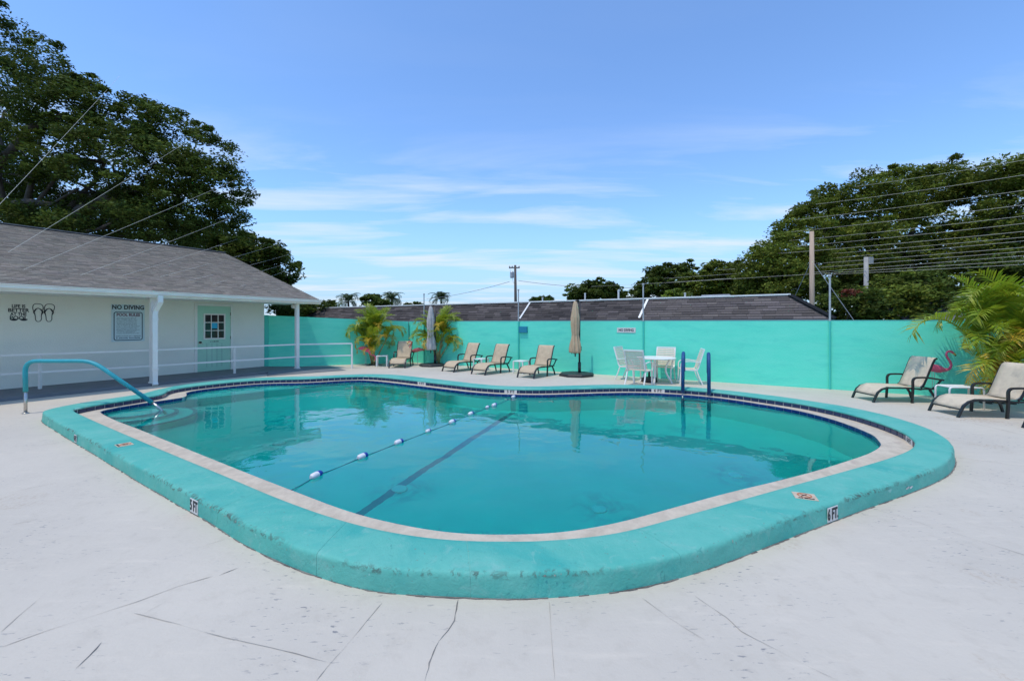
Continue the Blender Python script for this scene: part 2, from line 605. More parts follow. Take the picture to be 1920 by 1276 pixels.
def text_mesh(s, size, bold=0.0, xs=1.0, extrude=0.0015, spacing=1.0):
    cu = bpy.data.curves.new('lettering', 'FONT')
    cu.body = s
    cu.size = size
    cu.align_x = 'CENTER'
    cu.align_y = 'CENTER'
    cu.offset = bold
    cu.extrude = extrude
    cu.space_character = spacing
    cu.resolution_u = 3
    t = bpy.data.objects.new('lettering_curve', cu)
    COL.objects.link(t)
    dg = bpy.context.evaluated_depsgraph_get()
    me = bpy.data.meshes.new_from_object(t.evaluated_get(dg))
    bpy.data.objects.remove(t)
    bpy.data.curves.remove(cu)
    me.transform(Matrix.Diagonal((xs, 1, 1, 1)))
    return me


def lettering(s, size, mat, parent, M4, bold=0.0, xs=1.0, name='lettering', spacing=1.0):
    me = text_mesh(s, size, bold, xs, spacing=spacing)
    me.materials.clear()
    me.materials.append(mat)
    o = link(name, me, parent)
    o.matrix_local = M4
    return o


def frame(origin, x, y, z):
    m = Matrix.Identity(4)
    for i, a in enumerate((x, y, z)):
        a = Vector(a)
        for j in range(3):
            m[j][i] = a[j]
    for j in range(3):
        m[j][3] = origin[j]
    return m


def catmull(pts, n, closed=True):
    """n points evenly spaced along a smooth closed curve through pts."""
    P = [Vector(p).to_2d() for p in pts]
    k = len(P)
    out = []
    for i in range(k):
        p0, p1, p2, p3 = (P[(i + j - 1) % k] for j in range(4))
        for s in range(8):
            t = s / 8
            out.append(0.5 * ((2 * p1) + (p2 - p0) * t + (2 * p0 - 5 * p1 + 4 * p2 - p3) * t * t + (3 * p1 - p0 - 3 * p2 + p3) * t ** 3))
    seg = [(out[(i + 1) % len(out)] - out[i]).length for i in range(len(out))]
    tot = sum(seg)
    res, acc, i = [], 0.0, 0
    for j in range(n):
        d = tot * j / n
        while acc + seg[i] < d:
            acc += seg[i]
            i += 1
        res.append(out[i].lerp(out[(i + 1) % len(out)], (d - acc) / max(seg[i], 1e-9)))
    return res, tot


def polar(loop, c, n):
    """Resample a star-shaped closed loop at n equal angles about c."""
    c = Vector(c)
    k = len(loop)
    out = []
    for j in range(n):
        a = 2 * math.pi * j / n
        d = Vector((math.cos(a), math.sin(a)))
        best = None
        for i in range(k):
            p, q = loop[i] - c, loop[(i + 1) % k] - c
            e = q - p
            den = d.x * e.y - d.y * e.x
            if abs(den) < 1e-12:
                continue
            t = (p.x * e.y - p.y * e.x) / den
            u = (p.x * d.y - p.y * d.x) / den
            if t > 0 and -1e-9 <= u <= 1 + 1e-9 and (best is None or t > best):
                best = t
        out.append(c + d * best)
    return out


def fill_ring(name, outer, inner, z, mat):
    """Flat sheet between an outer polygon and an inner hole."""
    bm = bmesh.new()
    es = []
    for lp in (outer, inner):
        vs = [bm.verts.new((p[0], p[1], z)) for p in lp]
        es += [bm.edges.new((vs[i], vs[(i + 1) % len(vs)])) for i in range(len(vs))]
    bmesh.ops.triangle_fill(bm, use_beauty=True, use_dissolve=False, edges=es)
    for f in bm.faces:
        if f.normal.z < 0:
            f.normal_flip()
    me = bpy.data.meshes.new(name)
    bm.to_mesh(me)
    bm.free()
    me.materials.append(mat)
    return link(name, me)


# ================================================================ SETTING
# ---------------------------------------------------------------- pool outlines (metres)
INNER_P = [(-7.58, 7.37), (-7.67, 7.62), (-7.66, 7.9), (-7.55, 8.3), (-7.45, 8.72), (-7.41, 8.98), (-7.50, 9.23), (-7.70, 9.6), (-7.69, 10.0),
           (-7.48, 10.48), (-7.01, 11.08), (-6.44, 11.40), (-5.65, 11.53), (-5.3, 11.68), (-4.85, 11.9), (-4.35, 12.05), (-3.95, 12.02), (-3.35, 11.72),
           (-2.4, 11.08), (-1.52, 10.47), (-0.75, 9.98), (-0.05, 9.73), (0.7, 9.68), (1.57, 9.82), (2.4, 9.95), (2.95, 9.95), (3.4, 9.85),
           (3.9, 9.65), (4.36, 9.37), (4.70, 9.02), (5.0, 8.6), (5.40, 7.97), (5.58, 7.3), (5.58, 6.63), (5.44, 6.0), (5.22, 5.57),
           (5.0, 5.3), (4.66, 5.03), (4.14, 4.73), (3.45, 4.38), (2.67, 4.0), (2.0, 3.67), (1.23, 3.29), (0.77, 3.08), (0.37, 2.985),
           (0.0, 2.955), (-0.48, 2.985), (-0.94, 3.11), (-1.42, 3.33), (-2.03, 3.69), (-2.84, 4.22), (-3.92, 4.92), (-4.87, 5.54), (-5.69, 6.08), (-6.7, 6.75)]
OUTER_P = [(-7.88, 7.15), (-6.91, 6.47), (-5.75, 5.69), (-4.56, 4.89), (-3.91, 4.45), (-3.17, 3.96), (-2.57, 3.57), (-2.03, 3.2), (-1.62, 2.95), (-1.3, 2.79),
           (-1.03, 2.68), (-0.78, 2.61), (-0.45, 2.57), (-0.02, 2.55), (0.32, 2.57), (0.66, 2.62), (1.02, 2.73), (1.46, 2.93), (2.0, 3.2), (2.66, 3.54),
           (2.98, 3.70), (3.71, 4.06), (4.36, 4.40), (4.77, 4.65), (5.12, 4.93), (5.42, 5.23), (5.72, 5.63), (5.96, 6.14), (6.1, 6.72), (6.11, 7.2), (6.04, 7.6),
           (5.9, 7.97), (5.5, 8.7), (4.9, 9.42), (4.23, 9.98), (3.49, 10.28), (2.5, 10.40), (1.6, 10.28), (0.7, 10.13), (-0.05, 10.18), (-0.6, 10.4),
           (-1.9, 11.33), (-3.2, 12.26), (-3.8, 12.5), (-4.3, 12.53), (-4.95, 12.33), (-5.5, 12.06), (-6.3, 11.92), (-7.1, 11.65), (-7.72, 11.05), (-8.02, 10.3),
           (-8.0, 9.6), (-7.88, 9.1), (-7.95, 8.7), (-8.08, 8.28), (-8.13, 7.85), (-8.09, 7.45)]
LEDGE_P = [(-7.28, 7.55), (-7.42, 7.75), (-7.40, 8.1), (-7.28, 8.5), (-7.12, 8.85), (-7.03, 9.13), (-7.18, 9.42), (-7.42, 9.72), (-7.43, 10.05),
           (-7.26, 10.42), (-6.85, 10.9), (-6.36, 11.19), (-5.58, 11.31), (-5.15, 11.48), (-4.75, 11.7), (-4.32, 11.83), (-4.02, 11.80), (-3.46, 11.52),
           (-2.53, 10.90), (-1.64, 10.28), (-0.86, 9.78), (-0.08, 9.51), (0.73, 9.46), (1.6, 9.6), (2.42, 9.73), (2.9, 9.73), (3.3, 9.65), (3.78, 9.46),
           (4.2, 9.2), (4.51, 8.9), (4.78, 8.5), (5.13, 7.9), (5.27, 7.3), (5.26, 6.72), (5.14, 6.12), (4.95, 5.76), (4.76, 5.51), (4.37, 5.21), (3.86, 4.91),
           (3.26, 4.58), (2.69, 4.30), (2.0, 3.98), (1.39, 3.67), (0.85, 3.40), (0.41, 3.25), (0.0, 3.205), (-0.43, 3.23), (-0.87, 3.36), (-1.38, 3.60),
           (-2.06, 4.03), (-2.93, 4.60), (-4.56, 5.69), (-5.60, 6.39), (-6.5, 6.98)]
PC = (-1.0, 7.1)
NP = 480
outer_c, _ = catmull(OUTER_P, 700)
inner_c, IN_LEN = catmull(INNER_P, 700)
ledge_c, _ = catmull(LEDGE_P, 700)
OUT = polar(outer_c, PC, NP)
INN = polar(inner_c, PC, NP)
LED = polar(ledge_c, PC, NP)


def normals(loop):
    k = len(loop)
    res = []
    for i in range(k):
        t = (loop[(i + 1) % k] - loop[i - 1]).normalized()
        res.append(Vector((t.y, -t.x)))            # outward for a counter-clockwise loop
    return res


ON, INNN, LN = normals(OUT), normals(INN), normals(LED)


def off(loop, nrm, d):
    return [p + n * d for p, n in zip(loop, nrm)]


def nearest(loop, nrm, p):
    p = Vector((p[0], p[1]))
    i = min(range(len(loop)), key=lambda j: (loop[j] - p).length)
    return loop[i], nrm[i], i


# ---------------------------------------------------------------- ground and deck
DECK = [(-19.6, -2.5), (-19.6, -10), (17, -10), (17, 5.23), (-4.36, 18.04), (-9.1, 15.83), (-9.14, 15.6)]
o = fill_ring('ground', [(-700, -500), (700, -500), (700, 1500), (-700, 1500)], DECK, -0.03, M['grass'])
tag(o, kind='structure')
deck = fill_ring('pool_deck', DECK, [tuple(p) for p in off(OUT, ON, -0.03)], 0.0, M['deck'])
tag(deck, kind='structure')

RIB = [  # control joints and cracks in the concrete: points, half width, ragged?
    ([(-2.601, 2.167), (-2.492, 2.292), (-2.341, 2.420), (-2.216, 2.529), (-2.094, 2.672), (-1.952, 2.779)], 0.0055, 0.25, 1),
    ([(-1.911, 2.785), (-1.877, 2.833), (-1.843, 2.879)], 0.004, 0.5, 0),
    ([(-2.153, 2.426), (-1.832, 2.338), (-1.508, 2.239), (-1.258, 2.178), (-0.881, 2.072)], 0.004, 0.3, 1),
    ([(-0.764, 2.514), (-0.787, 2.422), (-0.816, 2.308), (-0.845, 2.182), (-0.879, 2.069), (-0.904, 1.964)], 0.0045, 0.5, 1),
    ([(-0.319, 2.548), (-0.317, 2.463), (-0.319, 2.366), (-0.349, 2.288), (-0.379, 2.211), (-0.388, 2.139), (-0.406, 2.069), (-0.404, 2.009), (-0.400, 1.950)], 0.0035, 0.9, 0),
    ([(0.221, 2.529), (0.213, 2.366), (0.204, 2.171), (0.197, 1.967)], 0.003, 0.3, 1),
    ([(0.779, 2.563), (0.876, 2.391), (0.947, 2.296), (1.007, 2.218)], 0.003, 0.5, 1),
    ([(1.105, 2.578), (1.150, 2.486), (1.205, 2.391), (1.228, 2.284), (1.341, 2.146), (1.434, 2.037), (1.505, 1.964)], 0.004, 0.6, 1),
    ([(3.206, 3.771), (3.277, 3.687), (3.349, 3.548), (3.403, 3.438)], 0.004, 0.4, 1),
    ([(3.468, 3.367), (3.541, 3.220), (3.626, 3.070), (3.719, 2.888)], 0.006, 0.3, 1),
    ([(-4.955, 3.964), (-4.904, 4.087), (-4.806, 4.272), (-4.662, 4.430)], 0.006, 0.3, 1),
    ([(-4.101, 3.483), (-3.968, 3.587), (-3.844, 3.718)], 0.006, 0.4, 1),
    ([(-2.726, 2.272), (-2.785, 2.422), (-2.855, 2.619)], 0.003, 0.6, 1),
    ([(-2.082, 2.031), (-2.099, 2.112), (-2.122, 2.207)], 0.003, 0.9, 0),
    ([(-2.089, 2.422), (-2.055, 2.529)], 0.003, 0.7, 1),
    ([(6.737, 7.811), (7.043, 7.543), (7.398, 7.253), (7.562, 7.059), (7.543, 6.286), (7.493, 5.764)], 0.008, 0.3, 1),
    ([(4.998, 5.477), (5.478, 5.217), (6.000, 4.800)], 0.005, 0.3, 1),
    ([(-2.289, 3.158), (-2.165, 3.267)], 0.003, 0.7, 1),
    ([(-6.600, 5.388), (-6.373, 5.665), (-6.261, 5.893)], 0.006, 0.3, 1),
]


def ribbon(pts, hw, rag, z):
    P = [Vector(p) for p in pts]
    fine = []
    for a, b in zip(P, P[1:]):
        k = max(2, int((b - a).length / 0.035))
        for s in range(k):
            fine.append(a.lerp(b, s / k))
    fine.append(P[-1])
    vs, fs = [], []
    wob = 0.0
    for i, p in enumerate(fine):
        t = (fine[min(i + 1, len(fine) - 1)] - fine[max(i - 1, 0)]).normalized()
        nn = Vector((-t.y, t.x))
        wob = 0.75 * wob + random.uniform(-1, 1) * hw * 2.2 * rag
        w = hw * (1 + random.uniform(-0.8, 0.9) * rag) * (0.15 if i in (0, len(fine) - 1) else 1) * max(0.12, min(1.0, 0.72 + 0.8 * math.sin(i * 0.37 + hw * 900 + len(P)) * math.sin(i * 0.11 + 1.3 * len(P))))
        q = p + nn * wob
        vs += [(q.x + nn.x * w, q.y + nn.y * w, z), (q.x - nn.x * w, q.y - nn.y * w, z)]
    for i in range(len(fine) - 1):
        fs.append((2 * i, 2 * i + 1, 2 * i + 3, 2 * i + 2))
    return vs, fs


for pts, hw, rag, faint in RIB:
    mb = MB()
    mb.add(*ribbon(pts, hw * (0.45 if faint else 0.62), rag, 0.003))
    mb.build('deck_joint' if faint else 'deck_crack', M['crack2' if faint else 'crack'], deck)

# ---------------------------------------------------------------- pool basin
def floor_z(p):
    s = min(max((p[0] + 7.0) / 12.0, 0), 1)
    return -1.15 - 0.55 * s


FIT = [(-1.457, 5.552), (1.067, 5.175), (3.168, 6.063), (-3.841, 7.032), (2.109, 8.435), (-5.2, 9.2), (3.4, 8.2)]


def basin_material():
    m, n, L, b = new_mat('aqua_pool_plaster')
    b.inputs['Roughness'].default_value = 0.85
    ge = n.new('ShaderNodeNewGeometry')
    no = n.new('ShaderNodeTexNoise')
    no.inputs['Scale'].default_value = 1.1
    no.inputs['Detail'].default_value = 6
    L.new(ge.outputs['Position'], no.inputs['Vector'])
    r = n.new('ShaderNodeMapRange')
    r.inputs[1].default_value = 0.35
    r.inputs[2].default_value = 0.7
    L.new(no.outputs[0], r.inputs[0])
    mx = n.new('ShaderNodeMix')
    mx.data_type = 'RGBA'
    L.new(r.outputs[0], mx.inputs[0])
    mx.inputs[6].default_value = (0.045, 0.74, 0.57, 1)
    mx.inputs[7].default_value = (0.035, 0.68, 0.53, 1)
    src = mx.outputs[2]
    # brown-grey stains that spread round each floor fitting
    tot = None
    for i, (x, y) in enumerate(FIT):
        d = n.new('ShaderNodeVectorMath')
        d.operation = 'DISTANCE'
        d.inputs[1].default_value = (x + 0.05, y, floor_z((x, y)))
        L.new(ge.outputs['Position'], d.inputs[0])
        k = n.new('ShaderNodeMapRange')
        k.interpolation_type = 'SMOOTHSTEP'
        k.inputs[1].default_value = 0.62
        k.inputs[2].default_value = 0.05
        k.inputs[4].default_value = 0.5
        L.new(d.outputs['Value'], k.inputs[0])
        if tot is None:
            tot = k.outputs[0]
        else:
            a = n.new('ShaderNodeMath')
            a.operation = 'MAXIMUM'
            L.new(tot, a.inputs[0])
            L.new(k.outputs[0], a.inputs[1])
            tot = a.outputs[0]
    n2 = n.new('ShaderNodeTexNoise')
    n2.inputs['Scale'].default_value = 3.2
    n2.inputs['Detail'].default_value = 5
    n2.inputs['Distortion'].default_value = 1.2
    L.new(ge.outputs['Position'], n2.inputs['Vector'])
    r2 = n.new('ShaderNodeMapRange')
    r2.inputs[1].default_value = 0.42
    r2.inputs[2].default_value = 0.62
    L.new(n2.outputs[0], r2.inputs[0])
    mu = n.new('ShaderNodeMath')
    mu.operation = 'MULTIPLY'
    L.new(tot, mu.inputs[0])
    L.new(r2.outputs[0], mu.inputs[1])
    m2 = n.new('ShaderNodeMix')
    m2.data_type = 'RGBA'
    L.new(mu.outputs[0], m2.inputs[0])
    L.new(src, m2.inputs[6])
    m2.inputs[7].default_value = (0.05, 0.32, 0.31, 1)
    L.new(m2.outputs[2], b.inputs['Base Color'])
    return m


M['basin'] = basin_material()
mb = MB()
k = NP
vs = [(p.x, p.y, -0.075) for p in LED] + [(p.x, p.y, floor_z(p)) for p in LED]
rings = [1.0, 0.75, 0.5, 0.25]
vs = [(p.x, p.y, -0.075) for p in LED]
for s in rings:
    for p in LED:
        q = Vector(PC).lerp(p, s)
        vs.append((q.x, q.y, floor_z(q)))
vs.append((PC[0], PC[1], floor_z(PC)))
fs = []
for ring in range(4):
    for i in range(k):
        a, b = ring * k + i, ring * k + (i + 1) % k
        fs.append((a, a + k, b + k, b) if ring == 0 else (a, a + k, b + k, b))
for i in range(k):
    fs.append((4 * k + i, 5 * k, 4 * k + (i + 1) % k))
mb.add(vs, fs)
basin = mb.build('pool_basin', M['basin'])
tag(basin, kind='structure')


def clip_fan(c, r, a_n=72):
    c = Vector(c)
    pts = []
    lp = ledge_c
    for j in range(a_n):
        a = 2 * math.pi * j / a_n
        d = Vector((math.cos(a), math.sin(a)))
        best = r
        for i in range(0, len(lp)):
            p, q = lp[i] - c, lp[(i + 1) % len(lp)] - c
            e = q - p
            den = d.x * e.y - d.y * e.x
            if abs(den) < 1e-12:
                continue
            t = (p.x * e.y - p.y * e.x) / den
            u = (p.x * d.y - p.y * d.x) / den
            if 0 < t < best and 0 <= u <= 1:
                best = t - 0.004
        pts.append((c + d * best, best >= r - 1e-6))
    return pts


SC = (-7.05, 7.95)
for r, z in ((0.42, -0.20), (0.66, -0.42), (0.95, -0.66)):
    pts = clip_fan(SC, r)
    mb = MB()
    mb.prism([tuple(p) for p, _ in pts], -1.3, z)
    st = mb.build('entry_step', M['basin'], basin)
    e = MB()
    for i in range(len(pts)):
        (p, a), (q, b) = pts[i], pts[(i + 1) % len(pts)]
        if a and b:
            c = Vector(SC)
            p2, q2 = c + (p - c) * (1 - 0.06 / r), c + (q - c) * (1 - 0.06 / r)
            p3, q3 = c + (p - c) * (1 + 0.006 / r), c + (q - c) * (1 + 0.006 / r)
            e.add([(p2.x, p2.y, z + 0.004), (p3.x, p3.y, z + 0.004), (q3.x, q3.y, z + 0.004), (q2.x, q2.y, z + 0.004), (p3.x, p3.y, z - 0.06), (q3.x, q3.y, z - 0.06)],
                  [(0, 1, 2, 3), (1, 4, 5, 2)])
    e.build('step_edging', M['stripe'], st)
# the shallow shelf in the bay of the far left side
ia = min(range(NP), key=lambda j: (LED[j] - Vector((-7.1, 9.3))).length)
ib = min(range(NP), key=lambda j: (LED[j] - Vector((-5.15, 11.48))).length)
lo_i, hi_i = min(ia, ib), max(ia, ib)
bay = [tuple(p) for p in off(LED, LN, -0.004)[lo_i:hi_i + 1]]
mb = MB()
mb.prism(bay, -1.3, -0.22)
mb.build('bench_shelf', M['basin'], basin)
a, b = Vector((bay[0][0], bay[0][1])), Vector((bay[-1][0], bay[-1][1]))

for x, y in FIT[:5]:
    mb = MB()
    mb.lathe([(0.10, 0), (0.10, 0.02), (0.075, 0.035), (0.0, 0.04)], 16, (x, y, floor_z((x, y)) + 0.002))
    mb.build('floor_fitting', M['fitting'], basin)
mb = MB()
p0, p1 = Vector((-1.86, 4.65)), Vector((0.03, 9.42))
d = (p1 - p0).normalized()
s = Vector((d.y, -d.x)) * 0.055
vv, ff = [], []
for i in range(13):
    q = p0.lerp(p1, i / 12)
    for w in (q - s, q + s):
        vv.append((w.x, w.y, floor_z(w) + 0.006))
ff = [(2 * i, 2 * i + 1, 2 * i + 3, 2 * i + 2) for i in range(12)]
mb.add(vv, ff)
q, nn, i = nearest(LED, LN, (0.04, 9.5))
tq = Vector((-nn.y, nn.x)) * 0.055
qi = q - nn * 0.006
mb.add([(qi.x - tq.x, qi.y - tq.y, -0.1), (qi.x + tq.x, qi.y + tq.y, -0.1), (qi.x + tq.x, qi.y + tq.y, -1.5), (qi.x - tq.x, qi.y - tq.y, -1.5)], [(0, 1, 2, 3)])
mb.build('floor_stripe', M['stripe'], basin)

# ---------------------------------------------------------------- water
def water_material():
    m, n, L, b = new_mat('pool_water')
    n.remove(b)
    out = n['Material Output']
    g = n.new('ShaderNodeBsdfGlass')
    g.inputs['IOR'].default_value = 1.333
    g.inputs['Roughness'].default_value = 0.0
    g.inputs['Color'].default_value = (0.98, 1.0, 1.0, 1)
    ge = n.new('ShaderNodeNewGeometry')
    h = None
    for sc, dist, w in ((0.9, 0.6, 1.0), (3.6, 0.3, 0.22)):
        no = n.new('ShaderNodeTexNoise')
        no.inputs['Scale'].default_value = sc
        no.inputs['Detail'].default_value = 2
        no.inputs['Distortion'].default_value = dist
        L.new(ge.outputs['Position'], no.inputs['Vector'])
        mu = n.new('ShaderNodeMath')
        mu.operation = 'MULTIPLY'
        mu.inputs[1].default_value = w
        L.new(no.outputs[0], mu.inputs[0])
        if h is None:
            h = mu.outputs[0]
        else:
            a = n.new('ShaderNodeMath')
            L.new(h, a.inputs[0])
            L.new(mu.outputs[0], a.inputs[1])
            h = a.outputs[0]
    bu = n.new('ShaderNodeBump')
    bu.inputs['Strength'].default_value = 1.0
    bu.inputs['Distance'].default_value = 0.012
    L.new(h, bu.inputs['Height'])
    L.new(bu.outputs[0], g.inputs['Normal'])
    L.new(g.outputs[0], out.inputs['Surface'])
    va = n.new('ShaderNodeVolumeAbsorption')
    va.inputs['Color'].default_value = WATER_ABS
    va.inputs['Density'].default_value = 1.0
    L.new(va.outputs[0], out.inputs['Volume'])
    return m


WATER_ABS = (0.02, 0.90, 0.93, 1)
M['water'] = water_material()
mb = MB()
wl = [tuple(p) for p in off(LED, LN, 0.004)]
mb.prism(wl, -2.1, 0.012)
water = mb.build('water', M['water'])
tag(water, kind='structure')

# ---------------------------------------------------------------- coping, gutter and tile bands
coping = thing('pool_coping', (0, 0, 0), 0, None, None)
tag(coping, kind='structure')
ZC = 0.15
O_IN, I_OUT = off(OUT, ON, -0.012), None


def coping_profile(i, inset=0.0):
    p, q = OUT[i], INN[i]
    d = (q - p)
    w = d.length
    d = d / w
    wv = 0.006 * math.sin(i * 0.17) + 0.004 * math.sin(i * 0.53 + 1)
    pr = [(0.0 + 0.004 * math.sin(i * 0.31), -0.02), (0.004 + wv * 0.5, 0.05), (0.007 + wv, 0.104), (0.009 + wv, 0.120), (0.013 + wv, 0.137), (0.024 + wv, 0.1465), (0.045 + wv * 0.6, 0.1505),
          (w * 0.5, 0.153), (w - 0.06, 0.1515), (w - 0.022, 0.148), (w - 0.006, 0.140), (w, 0.130), (w - 0.004, 0.118), (w - 0.03, 0.113)]
    return [(p + d * (s + inset if s < w * 0.5 else s - inset), z - inset) for s, z in pr]


from mathutils import noise as mnoise


def noise3(v):
    return mnoise.noise(Vector(v))


def coping_piece(ts, inset=0.0):
    mb = MB()
    rows = []
    for t in ts:
        i0 = int(math.floor(t)) % NP
        i1 = (i0 + 1) % NP
        fr = t - math.floor(t)
        a, b = coping_profile(i0, inset), coping_profile(i1, inset)
        row = []
        for j, ((pa, za), (pb, zb)) in enumerate(zip(a, b)):
            p, z = pa.lerp(pb, fr), za * (1 - fr) + zb * fr
            if not inset and 0 < j < 10:                      # hand-trowelled: edges wander by a few millimetres
                g = noise3((p.x * 7.0, p.y * 7.0, j * 1.7)) + 0.6 * noise3((p.x * 19.0, p.y * 19.0, j * 2.3))
                k_ = 0.0042 if j < 7 else 0.0016
                p = p + ON[i0] * g * k_
                z = z + 0.6 * k_ * noise3((p.x * 9.0, p.y * 9.0, 5.0 + j))
            row.append((p, z))
        rows.append(row)
    vs, fs = [], []
    m = len(rows[0])
    for r in rows:
        vs += [(p.x, p.y, z) for p, z in r]
    for a in range(len(rows) - 1):
        for j in range(m - 1):
            fs.append((a * m + j, a * m + j + 1, (a + 1) * m + j + 1, (a + 1) * m + j))
    fs.append(tuple(reversed(range(m))))
    fs.append(tuple(range((len(rows) - 1) * m, len(rows) * m)))
    mb.add(vs, fs)
    mb.edge = [(0, 0, 0, 0.9, 1.0, 0.75, 0.1)[q] if q < 7 else 0.0 for _ in rows for q in range(m)]
    return mb


# slabs of about 1.1 m, split where the mid line has run that far
cum = [0.0]
for i in range(NP):
    a = (OUT[i] + INN[i]) / 2
    b = (OUT[(i + 1) % NP] + INN[(i + 1) % NP]) / 2
    cum.append(cum[-1] + (b - a).length)


def t_at(s):
    s = s % cum[-1]
    i = max(j for j in range(NP) if cum[j] <= s)
    return i + (s - cum[i]) / (cum[i + 1] - cum[i])


NSL = int(round(cum[-1] / 1.15))
cuts = [cum[-1] * (i + random.uniform(-0.12, 0.12)) / NSL for i in range(NSL)]
for i in range(NSL):
    s0, s1 = cuts[i] + 0.0012, (cuts[i + 1] if i + 1 < NSL else cuts[0] + cum[-1]) - 0.0012
    kk = max(4, int((s1 - s0) / 0.04))
    ts = []
    for j in range(kk + 1):
        t = t_at(s0 + (s1 - s0) * j / kk)
        if ts and t < ts[-1]:
            t += NP
        ts.append(t)
    cpm = coping_piece(ts)
    stone = smooth_angle(cpm.build('coping_stone', M['coping'], coping), 50)
    stone.data.attributes.new('edge', 'FLOAT', 'POINT').data.foreach_set('value', cpm.edge)
core = coping_piece([i for i in range(0, NP + 1, 2)], 0.0028)
core.build('joint_mortar', M['joint'], coping, True)

# dirt line and chipped paint at the foot and along the front edge
mb = MB()
for i in range(NP):
    n2 = ON[i]
    if n2.y > 0.25:
        continue
    j = (i + 1) % NP
    if random.random() < 0.12:
        continue
    w0, w1 = random.uniform(0.002, 0.012), random.uniform(0.002, 0.012)
    p, q = OUT[i], OUT[j]
    a, b = p - ON[i] * 0.02, q - ON[j] * 0.02
    c, d = q + ON[j] * w1, p + n2 * w0
    mb.add([(a.x, a.y, 0.004), (d.x, d.y, 0.004), (c.x, c.y, 0.004), (b.x, b.y, 0.004)], [(0, 1, 2, 3)])
tag(mb.build('edge_dirt', M['crack'], coping), kind='stuff')
mb = MB()
for i in range(NP):
    n2 = ON[i]
    if n2.y > 0.1:
        continue
    runs = 0.6 if (-2.55 < OUT[i].x < -2.0 or 0.1 < OUT[i].x < 0.3) else 0.02
    if random.random() > runs:
        continue
    for _ in range(2):
        t = Vector((-n2.y, n2.x))
        p = OUT[i] + t * random.uniform(-0.02, 0.02) - n2 * random.uniform(0.005, 0.022)
        z = random.uniform(0.125, 0.142)
        r = random.uniform(0.002, 0.006)
        vs, fs = [], []
        for a in range(6):
            an = a / 6 * 2 * math.pi
            rr = r * random.uniform(0.5, 1.3)
            q = p + t * math.cos(an) * rr * 1.6 + n2 * (0.012 - math.sin(an) * rr * 0.6)
            vs.append((q.x, q.y, z + math.sin(an) * rr))
        fs.append(tuple(range(6)))
        mb.add(vs, fs)
tag(mb.build('paint_chip', M['chip'], coping), kind='stuff')
# gutter ledge
gut = MB()
A_ = off(INN, INNN, 0.03)
pr = [(A_, 0.045), (off(INN, INNN, -0.05), 0.045), (off(LED, LN, 0.03), 0.066), (LED, 0.062), (LED, 0.056)]
vs = []
for lp, z in pr:
    vs += [(p.x, p.y, z) for p in lp]
fs = []
for r in range(len(pr) - 1):
    for i in range(NP):
        a, b = r * NP + i, r * NP + (i + 1) % NP
        fs.append((a, b, b + NP, a + NP))
gut.add(vs, fs)
gutter = gut.build('pool_gutter', M['gutter'])
tag(gutter, kind='structure')
smooth_angle(gutter, 40)

# grout bed behind the tiles, then each tile of the band under the coping
mb = MB()
lp = off(INN, INNN, 0.012)
vs = [(p.x, p.y, 0.045) for p in lp] + [(p.x, p.y, 0.116) for p in lp]
mb.add(vs, [(i, i + NP, (i + 1) % NP + NP, (i + 1) % NP) for i in range(NP)])
mb.build('grout_bed', M['grout'], gutter)
icum = [0.0]
for i in range(NP):
    icum.append(icum[-1] + (INN[(i + 1) % NP] - INN[i]).length)


def in_at(s):
    s = s % icum[-1]
    i = max(j for j in range(NP) if icum[j] <= s)
    f = (s - icum[i]) / (icum[i + 1] - icum[i])
    j = (i + 1) % NP
    return INN[i].lerp(INN[j], f), INNN[i].lerp(INNN[j], f).normalized()


NT = int(icum[-1] / 0.152)
tile_me = MB().box(-0.0695, 0.0695, -0.006, 0.004, -0.033, 0.033, 0.003).mesh('wall_tile', M['tile'])
for i in range(NT):
    p, nn = in_at(icum[-1] * (i + 0.5) / NT)
    q = p + nn * 0.008
    t = link('wall_tile', tile_me, gutter)
    t.location = (q.x, q.y, 0.080)
    t.rotation_euler = (random.uniform(-0.02, 0.02), 0, math.atan2(nn.y, nn.x) - math.pi / 2)
# the narrow tile edge that meets the water: too fine to pick apart
mb = MB()
lcum = [0.0]
for i in range(NP):
    lcum.append(lcum[-1] + (LED[(i + 1) % NP] - LED[i]).length)
NE = int(lcum[-1] / 0.152)
for k in range(NE):
    pts = []
    for e in (0.012, 0.988):
        s = lcum[-1] * (k + e) / NE
        i = max(j for j in range(NP) if lcum[j] <= s)
        f = (s - lcum[i]) / (lcum[i + 1] - lcum[i])
        j = (i + 1) % NP
        pts.append((LED[i].lerp(LED[j], f), LN[i].lerp(LN[j], f).normalized()))
    (p, a), (q, b) = pts
    p1, q1 = p - a * 0.006, q - b * 0.006
    p2, q2 = p + a * 0.006, q + b * 0.006
    mb.add([(p1.x, p1.y, 0.056), (q1.x, q1.y, 0.056), (q1.x, q1.y, -0.07), (p1.x, p1.y, -0.07), (p2.x, p2.y, 0.056), (q2.x, q2.y, 0.056)],
           [(0, 3, 2, 1), (0, 1, 5, 4)])
tag(mb.build('gutter_edge_tile', M['gutter_tile'], gutter), kind='stuff')
mb = MB()
lp = off(LED, LN, -0.001)
vs = [(p.x, p.y, 0.052) for p in lp] + [(p.x, p.y, -0.08) for p in lp]
mb.add(vs, [(i, (i + 1) % NP, (i + 1) % NP + NP, i + NP) for i in range(NP)])
mb.build('edge_grout', M['grout'], gutter)


